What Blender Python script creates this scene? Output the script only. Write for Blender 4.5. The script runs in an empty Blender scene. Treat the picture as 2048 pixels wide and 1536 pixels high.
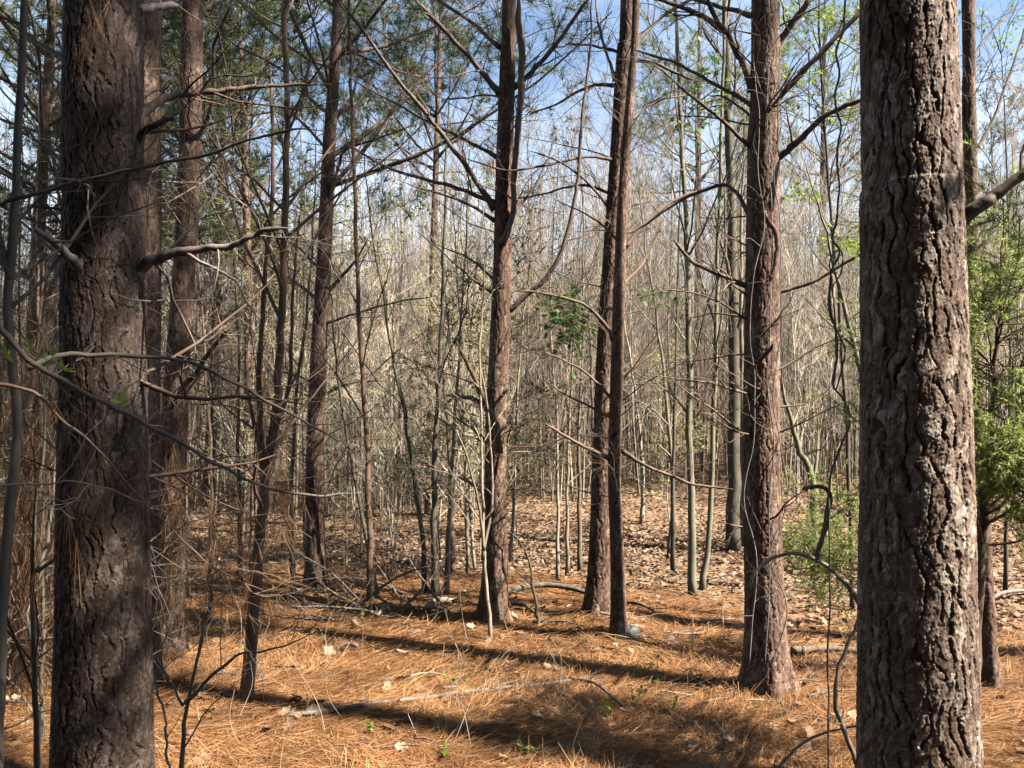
import bpy, math
import numpy as np
from mathutils import Vector

rad = math.radians
S = bpy.context.scene
COL = S.collection

# ------------------------------------------------------------------ camera
CAMZ, PITCH, FPX = 1.6, rad(3.0), 1546.0          # focal length in pixels of a 2048 wide frame
cam_d = bpy.data.cameras.new("camera")
cam_d.sensor_width = 36.0
cam_d.lens = FPX / 2048 * 36.0
cam_d.clip_start, cam_d.clip_end = 0.05, 2000
cam = bpy.data.objects.new("camera", cam_d)
cam.location = (0, 0, CAMZ)
cam.rotation_euler = (rad(90) + PITCH, 0, 0)
COL.objects.link(cam)
S.camera = cam

# ------------------------------------------------------------------ light
SUN_AZ, SUN_EL = rad(111), rad(48)                 # azimuth from +Y towards +X
sun_dir = Vector((math.sin(SUN_AZ) * math.cos(SUN_EL), math.cos(SUN_AZ) * math.cos(SUN_EL), math.sin(SUN_EL)))
W = bpy.data.worlds.new("World")
S.world = W
W.use_nodes = True
wn, wl = W.node_tree.nodes, W.node_tree.links
bg = wn["Background"]
sky = wn.new("ShaderNodeTexSky")
sky.sky_type = 'NISHITA'
sky.sun_disc = False
sky.sun_elevation, sky.sun_rotation = SUN_EL, SUN_AZ
sky.air_density, sky.dust_density, sky.ozone_density = 1.3, .4, 4.0
# thin high cloud drifting through the lower sky
tc = wn.new("ShaderNodeTexCoord")
mp = wn.new("ShaderNodeMapping"); mp.inputs["Scale"].default_value = (1.2, 1.2, 3.2)
nz = wn.new("ShaderNodeTexNoise"); nz.inputs["Scale"].default_value = 1.6; nz.inputs["Detail"].default_value = 7
nz.inputs["Roughness"].default_value = 0.6
mr = wn.new("ShaderNodeMapRange"); mr.inputs["From Min"].default_value = 0.40; mr.inputs["From Max"].default_value = 0.74
mr.inputs["To Max"].default_value = 0.45
mx = wn.new("ShaderNodeMixRGB"); mx.inputs["Color2"].default_value = (8.6, 9.4, 10.4, 1)
wl.new(tc.outputs["Generated"], mp.inputs["Vector"]); wl.new(mp.outputs[0], nz.inputs["Vector"])
sx = wn.new("ShaderNodeSeparateXYZ"); wl.new(tc.outputs["Generated"], sx.inputs[0])
hz = wn.new("ShaderNodeMapRange"); hz.interpolation_type = 'SMOOTHSTEP'      # pale band of thin cloud towards the horizon
hz.inputs["From Min"].default_value = 0.46; hz.inputs["From Max"].default_value = 0.04; hz.inputs["To Max"].default_value = 0.62
wl.new(sx.outputs["Z"], hz.inputs["Value"])
ad_ = wn.new("ShaderNodeMath"); ad_.operation = 'ADD'; ad_.use_clamp = True
wl.new(hz.outputs[0], ad_.inputs[0]); wl.new(mr.outputs[0], ad_.inputs[1])
wl.new(nz.outputs["Fac"], mr.inputs["Value"]); wl.new(ad_.outputs[0], mx.inputs["Fac"])
wl.new(sky.outputs[0], mx.inputs["Color1"]); wl.new(mx.outputs[0], bg.inputs["Color"])
bg.inputs["Strength"].default_value = 0.05
sl = bpy.data.lights.new("sun", 'SUN')
sl.energy, sl.angle, sl.color = 5.0, rad(0.5), (1.0, 0.93, 0.82)
sun = bpy.data.objects.new("sun", sl)
sun.rotation_euler = sun_dir.to_track_quat('Z', 'Y').to_euler()
sun.location = (20, -8, 30)
COL.objects.link(sun)

S.view_settings.view_transform = 'Standard'
S.view_settings.look = 'None'
S.view_settings.gamma = 1
S.view_settings.exposure = 2.15
S.render.engine = 'CYCLES'
S.cycles.max_bounces = 6
S.cycles.diffuse_bounces = 0
S.cycles.transmission_bounces = 3
S.cycles.use_denoising = True

# ------------------------------------------------------------------ helpers
def lerp(a, b, t): return a + (b - a) * t
def sstep(a, b, x):
    t = np.clip((x - a) / (b - a), 0, 1); return t * t * (3 - 2 * t)

def ihash(ix, iy, seed):
    h = (ix.astype(np.int64) * 374761393 + iy.astype(np.int64) * 668265263 + seed * 144269504) & 0xffffffff
    h = ((h ^ (h >> 13)) * 1274126177) & 0xffffffff
    h = h ^ (h >> 16)
    h = (h * 2246822519) & 0xffffffff
    return ((h ^ (h >> 15)) & 0xffff) / 65535.0

def vnoise(x, y, seed=0, per=None):
    x = np.asarray(x, float); y = np.asarray(y, float)
    x0, y0 = np.floor(x), np.floor(y)
    fx, fy = x - x0, y - y0
    fx, fy = fx * fx * (3 - 2 * fx), fy * fy * (3 - 2 * fy)
    x0, y0 = x0.astype(np.int64), y0.astype(np.int64)
    w = (lambda a: a % per) if per else (lambda a: a)
    a, b = ihash(w(x0), y0, seed), ihash(w(x0 + 1), y0, seed)
    c, d = ihash(w(x0), y0 + 1, seed), ihash(w(x0 + 1), y0 + 1, seed)
    return lerp(lerp(a, b, fx), lerp(c, d, fx), fy)

def fbm(x, y, seed=0, octv=4):
    s, a, t = 0, 0.5, 0
    for o in range(octv):
        s = s + a * vnoise(x * 2 ** o, y * 2 ** o, seed + o * 17); t += a; a *= 0.5
    return s / t

def terrain(x, y):
    x = np.asarray(x, float); y = np.asarray(y, float)
    z = 0.085 * np.clip(y - 8.0, 0, 14) * sstep(-4, 3, x) * sstep(8, 13, y)
    z = z + 0.012 * np.clip(y - 9, 0, 20) * sstep(9, 14, y)
    z = z + 0.075 * np.clip(y - 21, 0, 70) * sstep(20, 34, y) * (0.75 + 0.25 * sstep(-10, 10, x))
    for mx_, my_ in ((-.15, 6.3), (.71, 6.35), (.80, 5.8), (1.56, 4.75), (-1.84, 7.3), (-2.42, 5.4)):      # straw heaped round the stems
        z = z + .055 * np.exp(-((x - mx_) ** 2 + (y - my_) ** 2) / .30 ** 2)
    z = z + (fbm(x * 0.35, y * 0.35, 5, 3) - 0.5) * 0.16
    z = z + (fbm(x * 1.6, y * 1.6, 9, 3) - 0.5) * 0.06
    return z

def U(px, py, Y):
    """the point at distance Y in front of the camera seen at photo position px, py"""
    u, v = (px - 1024) / FPX, (768 - py) / FPX
    d = np.array([u, math.cos(PITCH) - v * math.sin(PITCH), v * math.cos(PITCH) + math.sin(PITCH)])
    return np.array([0, 0, CAMZ]) + d * (Y / d[1])

def Gd(px, py):
    """the spot of ground seen at photo position px, py"""
    u, v = (px - 1024) / FPX, (768 - py) / FPX
    d = np.array([u, math.cos(PITCH) - v * math.sin(PITCH), v * math.cos(PITCH) + math.sin(PITCH)])
    t = np.arange(1.5, 60, 0.01)
    p = np.array([0, 0, CAMZ]) + d * t[:, None]
    hit = np.nonzero(p[:, 2] <= terrain(p[:, 0], p[:, 1]))[0]
    return p[hit[0]] if len(hit) else p[-1]

def nrm(v): return v / np.maximum(np.linalg.norm(v, axis=-1, keepdims=True), 1e-9)

class MB:
    def __init__(s): s.v, s.f, s.n, s.attr = [], [], 0, {}
    def add(s, V, F):
        V = np.asarray(V, float).reshape(-1, 3); F = np.asarray(F, np.int64)
        s.v.append(V); s.f.append(F + s.n); s.n += len(V)
        return s
    def empty(s): return s.n == 0
    def mesh(s, name, mat, origin=(0, 0, 0), smooth=True):
        me = bpy.data.meshes.new(name)
        V = np.concatenate(s.v) - np.asarray(origin, float)
        me.vertices.add(len(V)); me.vertices.foreach_set("co", V.astype(np.float32).ravel())
        tot = np.concatenate([np.full(len(f), f.shape[1]) for f in s.f])
        idx = np.concatenate([f.ravel() for f in s.f])
        me.loops.add(len(idx)); me.loops.foreach_set("vertex_index", idx.astype(np.int32))
        me.polygons.add(len(tot))
        st = np.concatenate([[0], np.cumsum(tot)[:-1]])
        me.polygons.foreach_set("loop_start", st.astype(np.int32))
        me.polygons.foreach_set("loop_total", tot.astype(np.int32))
        if smooth: me.polygons.foreach_set("use_smooth", np.ones(len(tot), bool))
        me.update(calc_edges=True)
        for k, a in s.attr.items():
            at = me.attributes.new(k, 'FLOAT', 'POINT'); at.data.foreach_set("value", np.asarray(a, np.float32))
        me.materials.append(mat)
        return me

def link(name, me, parent=None, loc=None):
    o = bpy.data.objects.new(name, me); COL.objects.link(o)
    if parent is not None: o.parent = parent
    if loc is not None: o.location = loc
    return o

def tag(o, label=None, cat=None, group=None, kind=None):
    if label: o["label"] = label
    if cat: o["category"] = cat
    if group: o["group"] = group
    if kind: o["kind"] = kind
    return o

def thing(name, label, cat, loc, group=None):
    o = bpy.data.objects.new(name, None); COL.objects.link(o)
    o.location = [float(c) for c in loc]; o.empty_display_size = 0.2
    return tag(o, label, cat, group)

def copy_tree(root):
    c = root.copy(); COL.objects.link(c)
    for ch in root.children:
        d = ch.copy(); COL.objects.link(d); d.parent = c
    return c

# ---- curves and tubes (vectorised)
def spline(P, n, noise=0.0, rng=None):
    P = np.asarray(P, float)
    if len(P) == 2: P = np.array([P[0], lerp(P[0], P[1], .5), P[1]])
    d = np.concatenate([[0], np.cumsum(np.linalg.norm(np.diff(P[:, :3], axis=0), axis=1))])
    Q = np.vstack([2 * P[0] - P[1], P, 2 * P[-1] - P[-2]])
    t = np.linspace(0, d[-1], n)
    i = np.clip(np.searchsorted(d, t, side='right') - 1, 0, len(P) - 2)
    f = ((t - d[i]) / np.maximum(d[i + 1] - d[i], 1e-9))[:, None]
    a, b, c, e = Q[i], Q[i + 1], Q[i + 2], Q[i + 3]
    R = 0.5 * (2 * b + (c - a) * f + (2 * a - 5 * b + 4 * c - e) * f ** 2 + (3 * b - a - 3 * c + e) * f ** 3)
    if noise and rng is not None:
        w = rng.normal(0, noise, (n, 3)); w[0] = 0
        for _ in range(2): w[1:-1] = (w[:-2] + w[1:-1] * 2 + w[2:]) / 4
        R[:, :3] += w
    return R

def tubes(mb, P, R, sides=5, cap=False):
    """P[N,K,3], R[N,K] -> tubes"""
    P = np.asarray(P, float); R = np.asarray(R, float)
    if P.ndim == 2: P, R = P[None], R[None]
    N, K, _ = P.shape
    if N == 0: return
    T = np.empty_like(P); T[:, 1:-1] = P[:, 2:] - P[:, :-2]; T[:, 0] = P[:, 1] - P[:, 0]; T[:, -1] = P[:, -1] - P[:, -2]
    T = nrm(T)
    m = nrm(T.mean(1)); ax = np.argmin(np.abs(m), axis=1)
    ref = np.eye(3)[ax][:, None, :]
    A = nrm(np.cross(T, np.broadcast_to(ref, T.shape))); B = np.cross(T, A)
    th = np.arange(sides) / sides * 2 * math.pi
    V = P[:, :, None] + R[:, :, None, None] * (A[:, :, None] * np.cos(th)[:, None] + B[:, :, None] * np.sin(th)[:, None])
    base = np.arange(N)[:, None, None] * K * sides
    k = np.arange(K - 1)[None, :, None] * sides; s = np.arange(sides)[None, None, :]; s2 = (s + 1) % sides
    F = np.stack([base + k + s, base + k + s2, base + k + sides + s2, base + k + sides + s], -1).reshape(-1, 4)
    n0 = mb.n
    mb.add(V.reshape(-1, 3), F)
    if cap:
        for b in range(N):
            o = b * K * sides
            for e in (0, K - 1):
                c = [n0 + o + e * sides + q for q in range(sides)]
                if e == 0: c = c[::-1]
                mb.f.append(np.array([c]))

def sprout(rng, P, R, n, t0=0.15, t1=1.0, ang=(35, 65), length=(0.3, 0.6), K=5, up=0.0, bend=0.25, rs=0.55, rmin=0.0012, taper=0.3, longer_low=0.0, bias=None):
    """n children per parent tube: returns P2[N*n,K,3], R2"""
    N, Kp, _ = P.shape
    if N == 0: return np.zeros((0, K, 3)), np.zeros((0, K))
    pi = np.repeat(np.arange(N), n); M = len(pi)
    t = rng.uniform(t0, t1, M) * (Kp - 1) * 0.9999
    i = t.astype(int); f = (t - i)[:, None]
    p = lerp(P[pi, i], P[pi, i + 1], f); T = nrm(P[pi, i + 1] - P[pi, i])
    r = lerp(R[pi, i], R[pi, i + 1], f[:, 0])
    a = np.radians(rng.uniform(*ang, M))[:, None]
    q = rng.normal(size=(M, 3))
    if bias is not None: q = q + np.asarray(bias)
    q = nrm(q - T * (q * T).sum(1, keepdims=True))
    D = nrm(T * np.cos(a) + q * np.sin(a) + np.array([0, 0, up]))
    L = rng.uniform(*length, M) * (1 + longer_low * (1 - t / (Kp - 1)))
    out = np.empty((M, K, 3)); out[:, 0] = p
    step = (L / (K - 1))[:, None]
    for k in range(1, K):
        D = nrm(D + rng.normal(0, bend, (M, 3)) + np.array([0, 0, up * 0.35]))
        out[:, k] = out[:, k - 1] + D * step
    r0 = np.maximum(r * rs * rng.uniform(0.7, 1.1, M), rmin)
    R2 = r0[:, None] * np.linspace(1, taper, K)[None]
    return out, np.maximum(R2, rmin * 0.6)

def tris(mb, base, tip, side, w):
    """thin needles / leaves: one long triangle each"""
    a = base - side * w; b = base + side * w
    V = np.stack([a, b, tip], 1).reshape(-1, 3)
    mb.add(V, np.arange(len(base) * 3).reshape(-1, 3))

def tufts(mb, rng, P, D, n, L=(0.11, 0.17), w=0.0011, spread=(10, 65), droop=0.0):
    """bundles of pine needles at points P along directions D"""
    M = len(P)
    if M == 0: return
    pi = np.repeat(np.arange(M), n)
    d = nrm(D[pi]); q = rng.normal(size=(len(pi), 3)); q = nrm(q - d * (q * d).sum(1, keepdims=True))
    a = np.radians(rng.uniform(*spread, len(pi)))[:, None]
    nd = nrm(d * np.cos(a) + q * np.sin(a) + np.array([0, 0, -droop]))
    ln = rng.uniform(*L, len(pi))[:, None]
    b = P[pi] - d * rng.uniform(0, 0.07, len(pi))[:, None]
    s = nrm(np.cross(nd, rng.normal(size=nd.shape)))
    tris(mb, b, b + nd * ln, s, w)

def leaves(mb, rng, P, D, size=(0.03, 0.05), wid=0.4, flat=0.6):
    """small folded leaf: two triangles joined along the midrib"""
    M = len(P)
    if M == 0: return
    d = nrm(D); up = nrm(rng.normal(0, flat, (M, 3)) + np.array([0, 0, 1.0]))
    s = nrm(np.cross(d, up)); n = np.cross(s, d)
    L = rng.uniform(*size, M)[:, None]
    m = P + d * L * 0.45 - n * L * 0.08
    V = np.stack([P, m + s * L * wid + n * L * .1, P + d * L, m - s * L * wid + n * L * .1], 1).reshape(-1, 3)
    i = np.arange(M)[:, None] * 4
    mb.add(V, np.concatenate([i + np.array([[0, 1, 2]]), i + np.array([[0, 2, 3]])]))

# ------------------------------------------------------------------ materials
def mat(name, rough=0.85, spec=0.2):
    m = bpy.data.materials.new(name); m.use_nodes = True
    n, l = m.node_tree.nodes, m.node_tree.links
    b = n["Principled BSDF"]; b.inputs["Roughness"].default_value = rough
    b.inputs["Specular IOR Level"].default_value = spec
    return m, n, l, b

def ramp(n, stops, interp='LINEAR'):
    r = n.new("ShaderNodeValToRGB"); e = r.color_ramp.elements; r.color_ramp.interpolation = interp
    while len(e) < len(stops): e.new(0.5)
    for k, (p, c) in enumerate(stops): e[k].position = p; e[k].color = (*c, 1)
    return r

def noise_n(n, l, scale, detail=5, mapscale=None, rough=0.6):
    t = n.new("ShaderNodeTexCoord"); k = n.new("ShaderNodeTexNoise")
    k.inputs["Scale"].default_value = scale; k.inputs["Detail"].default_value = detail; k.inputs["Roughness"].default_value = rough
    if mapscale:
        m = n.new("ShaderNodeMapping"); m.inputs["Scale"].default_value = mapscale
        l.new(t.outputs["Object"], m.inputs["Vector"]); l.new(m.outputs[0], k.inputs["Vector"])
    else: l.new(t.outputs["Object"], k.inputs["Vector"])
    return k

def mixc(n, l, fac, a, b, mode='MIX'):
    m = n.new("ShaderNodeMixRGB"); m.blend_type = mode
    for s, v in (("Fac", fac), ("Color1", a), ("Color2", b)):
        if isinstance(v, (int, float)): m.inputs[s].default_value = v
        elif isinstance(v, tuple): m.inputs[s].default_value = (*v, 1)
        else: l.new(v, m.inputs[s])
    return m.outputs[0]

def pine_bark(name, furrow, plate_a, plate_b, pale, bumpk=0.5):
    """bark plates: 'bh' is the height of the real relief, 'bid' a number per plate"""
    m, n, l, b = mat(name, 0.8, 0.25)
    bh = n.new("ShaderNodeAttribute"); bh.attribute_name = "bh"
    bi = n.new("ShaderNodeAttribute"); bi.attribute_name = "bid"
    k1 = noise_n(n, l, 9, 6, (1, 1, .35)); k2 = noise_n(n, l, 90, 5, (1, 1, .5)); k3 = noise_n(n, l, 3.0, 3)
    rp = ramp(n, [(0.15, plate_a), (0.6, plate_b), (0.95, pale)])
    ad = n.new("ShaderNodeMath"); ad.operation = 'MULTIPLY_ADD'; ad.inputs[1].default_value = 0.85
    l.new(bi.outputs["Fac"], ad.inputs[0])
    sc = n.new("ShaderNodeMath"); sc.operation = 'MULTIPLY_ADD'; sc.inputs[1].default_value = 1.1; sc.inputs[2].default_value = -0.45
    l.new(k1.outputs["Fac"], sc.inputs[0]); l.new(sc.outputs[0], ad.inputs[2]); l.new(ad.outputs[0], rp.inputs[0])
    fr = ramp(n, [(0.08, (0, 0, 0)), (0.34, (1, 1, 1))]); l.new(bh.outputs["Fac"], fr.inputs[0])
    c = mixc(n, l, fr.outputs[0], furrow, rp.outputs[0])
    spk = ramp(n, [(0.3, (.55, .5, .46)), (0.7, (1.25, 1.22, 1.2))]); l.new(k2.outputs["Fac"], spk.inputs[0])
    c = mixc(n, l, 0.8, c, spk.outputs[0], 'MULTIPLY')
    # small scales
    tcv = n.new("ShaderNodeTexCoord"); mpv = n.new("ShaderNodeMapping"); mpv.inputs["Scale"].default_value = (1, 1, .42); vv = n.new("ShaderNodeTexVoronoi"); vv.inputs["Scale"].default_value = 62
    kw = noise_n(n, l, 40, 3); mw = n.new("ShaderNodeMixRGB"); mw.blend_type = 'LINEAR_LIGHT'; mw.inputs["Fac"].default_value = .018
    l.new(tcv.outputs["Object"], mpv.inputs["Vector"]); l.new(mpv.outputs[0], mw.inputs["Color1"]); l.new(kw.outputs["Color"], mw.inputs["Color2"]); l.new(mw.outputs[0], vv.inputs["Vector"])
    sp = n.new("ShaderNodeSeparateColor"); l.new(vv.outputs["Color"], sp.inputs[0]); vr = ramp(n, [(0, (.6, .5, .44)), (.5, (.95, .92, .9)), (1, (1.3, 1.3, 1.3))]); l.new(sp.outputs[0], vr.inputs[0])
    c = mixc(n, l, 0.75, c, vr.outputs[0], 'MULTIPLY')
    kt = noise_n(n, l, 1.1, 3, (1, 1, 1.4)); tr_ = ramp(n, [(.32, (.62, .58, .55)), (.68, (1.25, 1.2, 1.15))]); l.new(kt.outputs["Fac"], tr_.inputs[0])
    c = mixc(n, l, 0.8, c, tr_.outputs[0], 'MULTIPLY')
    # lichen
    li = ramp(n, [(0.66, (0, 0, 0)), (0.74, (1, 1, 1))]); l.new(k3.outputs["Fac"], li.inputs[0])
    lm = n.new("ShaderNodeMath"); lm.operation = 'MULTIPLY'; lm.inputs[1].default_value = 0.35
    l.new(li.outputs[0], lm.inputs[0])
    c = mixc(n, l, lm.outputs[0], c, (0.20, 0.21, 0.14))
    c = mixc(n, l, 1.0, c, (.8, .8, .8), 'MULTIPLY'); l.new(c, b.inputs["Base Color"])
    bp = n.new("ShaderNodeBump"); bp.inputs["Strength"].default_value = bumpk; bp.inputs["Distance"].default_value = 0.006
    hm = n.new("ShaderNodeMath"); hm.operation = 'MULTIPLY_ADD'; hm.inputs[1].default_value = .8
    l.new(sp.outputs[0], hm.inputs[0]); l.new(k2.outputs["Fac"], hm.inputs[2]); l.new(hm.outputs[0], bp.inputs["Height"]); l.new(bp.outputs[0], b.inputs["Normal"])
    return m

def twig_mat(name, a, b_, scale=14, random=True, mapz=.3, moss=None, alb=.72):
    m, n, l, b = mat(name, 0.8, 0.25)
    k = noise_n(n, l, scale, 5, (1, 1, mapz))
    r = ramp(n, [(0.3, a), (0.7, b_)]); l.new(k.outputs["Fac"], r.inputs[0])
    c = r.outputs[0]
    if moss:
        k3 = noise_n(n, l, 5, 4); rr = ramp(n, [(0.48, (0, 0, 0)), (0.6, (1, 1, 1))]); l.new(k3.outputs["Fac"], rr.inputs[0])
        c = mixc(n, l, rr.outputs[0], c, moss)
    if random:
        oi = n.new("ShaderNodeObjectInfo"); rv = ramp(n, [(0, (.62, .6, .58)), (.5, (1, .97, .92)), (1, (1.3, 1.3, 1.28))])
        l.new(oi.outputs["Random"], rv.inputs[0]); c = mixc(n, l, 1.0, c, rv.outputs[0], 'MULTIPLY')
    c = mixc(n, l, 1.0, c, (alb, alb, alb), 'MULTIPLY'); l.new(c, b.inputs["Base Color"])
    bp = n.new("ShaderNodeBump"); bp.inputs["Strength"].default_value = 0.4; bp.inputs["Distance"].default_value = 0.004
    l.new(k.outputs["Fac"], bp.inputs["Height"]); l.new(bp.outputs[0], b.inputs["Normal"])
    return m

def leaf_mat(name, stops, trans=0.45, rough=0.55, spec=0.3, alb=.85):
    """thin leaf or needle: every separate piece its own shade, light shining through"""
    m, n, l, b = mat(name, rough, spec)
    g = n.new("ShaderNodeNewGeometry")
    r = ramp(n, stops); l.new(g.outputs["Random Per Island"], r.inputs[0])
    k = noise_n(n, l, 2.2, 2); rv = ramp(n, [(0.3, (.62, .60, .60)), (.7, (1.25, 1.24, 1.18))]); l.new(k.outputs["Fac"], rv.inputs[0])
    c = mixc(n, l, 1.0, r.outputs[0], rv.outputs[0], 'MULTIPLY')
    c = mixc(n, l, 1.0, c, (alb, alb, alb), 'MULTIPLY'); l.new(c, b.inputs["Base Color"])
    if trans:
        t = n.new("ShaderNodeBsdfTranslucent"); l.new(c, t.inputs["Color"])
        x = n.new("ShaderNodeMixShader"); x.inputs[0].default_value = trans
        l.new(b.outputs[0], x.inputs[1]); l.new(t.outputs[0], x.inputs[2])
        l.new(x.outputs[0], n["Material Output"].inputs["Surface"])
    return m

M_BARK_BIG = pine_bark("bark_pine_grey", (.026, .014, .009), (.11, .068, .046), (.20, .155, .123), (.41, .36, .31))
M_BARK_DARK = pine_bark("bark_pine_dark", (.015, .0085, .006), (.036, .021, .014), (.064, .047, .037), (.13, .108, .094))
M_BARK_BROWN = pine_bark("bark_pine_brown", (.022, .013, .009), (.062, .035, .024), (.115, .078, .057), (.21, .158, .128))
M_BARK_RED = pine_bark("bark_pine_red", (.03, .017, .011), (.10, .055, .037), (.18, .12, .087), (.34, .26, .205))
M_LIMB = twig_mat("bark_limb", (.10, .066, .048), (.25, .18, .14), 30, False)
M_LIMB_GREY = twig_mat("bark_limb_grey", (.13, .10, .085), (.32, .27, .24), 26, False)
M_TWIG_RED = twig_mat("bark_twig_red", (.13, .08, .054), (.28, .19, .135), 10, False)
M_SAP = twig_mat("bark_sapling", (.20, .155, .11), (.43, .355, .265), 9, alb=.85)
M_SAPTW = twig_mat("bark_sapling_twig", (.36, .285, .205), (.66, .56, .44), 3, alb=1.0)
M_SAP_RED = twig_mat("bark_sapling_red", (.10, .058, .038), (.23, .14, .09), 18, False)
M_SAP_DARK = twig_mat("bark_sapling_dark", (.075, .058, .042), (.20, .165, .125), 12, False, moss=(.15, .14, .085))
M_SMOOTH = twig_mat("bark_smooth_grey", (.10, .082, .062), (.19, .16, .125), 8, False)
M_PALE = twig_mat("bark_pale", (.28, .22, .165), (.46, .385, .30), 16, False)
M_MOSSY = twig_mat("bark_mossy", (.16, .135, .09), (.36, .32, .22), 12, False, moss=(.21, .20, .11))
M_VINE = twig_mat("bark_vine", (.10, .075, .055), (.24, .185, .14), 40, False)
M_NEEDLE = leaf_mat("needle_green", [(0, (.04, .07, .026)), (.5, (.078, .118, .04)), (.85, (.14, .17, .055)), (1, (.22, .225, .07))], .3, .45, .4)
M_NEEDLE_Y = leaf_mat("needle_yellow_green", [(0, (.09, .125, .035)), (.5, (.19, .23, .065)), (1, (.36, .36, .12))], .5, .5, .3)
M_STRAW = leaf_mat("straw", [(0, (.17, .068, .026)), (.4, (.40, .18, .068)), (.8, (.56, .295, .125)), (1, (.66, .45, .26))], .15, .6, .25, .68)
M_DRAPE = leaf_mat("straw_hanging", [(0, (.10, .05, .025)), (.6, (.24, .125, .06)), (1, (.40, .25, .13))], .2, .6, .2, .7)
M_LITTER = leaf_mat("leaf_litter", [(0, (.11, .058, .03)), (.45, (.29, .18, .115)), (.85, (.43, .30, .21)), (1, (.50, .37, .26))], .15, .7, .15, .70)
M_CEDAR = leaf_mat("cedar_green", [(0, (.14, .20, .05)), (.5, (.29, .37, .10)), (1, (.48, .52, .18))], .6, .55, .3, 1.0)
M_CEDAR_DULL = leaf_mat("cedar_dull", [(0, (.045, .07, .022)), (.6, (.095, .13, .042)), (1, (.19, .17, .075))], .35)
M_YOUNG = leaf_mat("leaf_young", [(0, (.12, .21, .025)), (.6, (.24, .36, .045)), (1, (.40, .47, .085))], .55)
M_DARKLEAF = leaf_mat("leaf_dark", [(0, (.04, .10, .022)), (.6, (.085, .175, .035)), (1, (.15, .25, .06))], .4)
M_BUD = leaf_mat("leaf_bud", [(0, (.17, .20, .05)), (1, (.36, .37, .13))], .5)

# ground
def ground_mat():
    m, n, l, b = mat("forest_floor", 0.95, 0.05)
    t = n.new("ShaderNodeTexCoord")
    k = noise_n(n, l, 26, 6); k2 = noise_n(n, l, 70, 6, (1, .35, 1)); k3 = noise_n(n, l, .9, 4)
    v = n.new("ShaderNodeTexVoronoi"); v.inputs["Scale"].default_value = 15; l.new(t.outputs["Object"], v.inputs["Vector"])
    straw = ramp(n, [(.25, (.10, .045, .02)), (.5, (.27, .125, .05)), (.8, (.44, .235, .10))]); l.new(k2.outputs["Fac"], straw.inputs[0])
    lit = ramp(n, [(0, (.12, .07, .04)), (.5, (.30, .19, .115)), (1, (.46, .33, .22))]); l.new(v.outputs["Color"], lit.inputs[0])
    a = n.new("ShaderNodeAttribute"); a.attribute_name = "straw"
    c = mixc(n, l, a.outputs["Fac"], lit.outputs[0], straw.outputs[0])
    rv = ramp(n, [(.3, (.7, .7, .7)), (.7, (1.15, 1.12, 1.1))]); l.new(k.outputs["Fac"], rv.inputs[0])
    c = mixc(n, l, 1.0, c, rv.outputs[0], 'MULTIPLY')
    c = mixc(n, l, 1.0, c, (.68, .68, .68), 'MULTIPLY'); l.new(c, b.inputs["Base Color"])
    bp = n.new("ShaderNodeBump"); bp.inputs["Strength"].default_value = 0.7; bp.inputs["Distance"].default_value = 0.03
    l.new(k.outputs["Fac"], bp.inputs["Height"]); l.new(bp.outputs[0], b.inputs["Normal"])
    return m

def straw_mask(x, y):
    """1 = pine straw, 0 = broad leaf litter"""
    e = 7.6 - 0.5 * np.clip(x - 0.3, 0, 6) + (fbm(x * .5, y * .5, 31, 3) - .5) * 3.0
    return 1 - sstep(-0.7, 1.1, y - e)

# ------------------------------------------------------------------ the ground
def graded(lo, hi, a, b, fine, coarse, g=1.12):
    mid = list(np.arange(a, b, fine)); s = fine; x = b; up = []
    while x < hi: up.append(x); s = min(s * g, coarse); x += s
    up.append(hi); s = fine; x = a; dn = []
    while x > lo: s = min(s * g, coarse); x -= s; dn.append(max(x, lo))
    return np.array(sorted(set(dn)) + mid + up)
gx, gy = graded(-160, 160, -5, 5, .05, 4), graded(-40, 220, 1.5, 12, .05, 4)
GX, GY = np.meshgrid(gx, gy)
mb = MB(); nx, ny = len(gx), len(gy)
ii = (np.arange(ny - 1)[:, None] * nx + np.arange(nx - 1)[None]).ravel()
mb.add(np.stack([GX, GY, terrain(GX, GY)], -1).reshape(-1, 3), np.stack([ii, ii + 1, ii + nx + 1, ii + nx], 1))
mb.attr["straw"] = straw_mask(GX, GY).ravel()
tag(link("forest_floor", mb.mesh("forest_floor", ground_mat())), "woodland floor of pine straw and fallen leaves", "ground", kind="structure")

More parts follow.
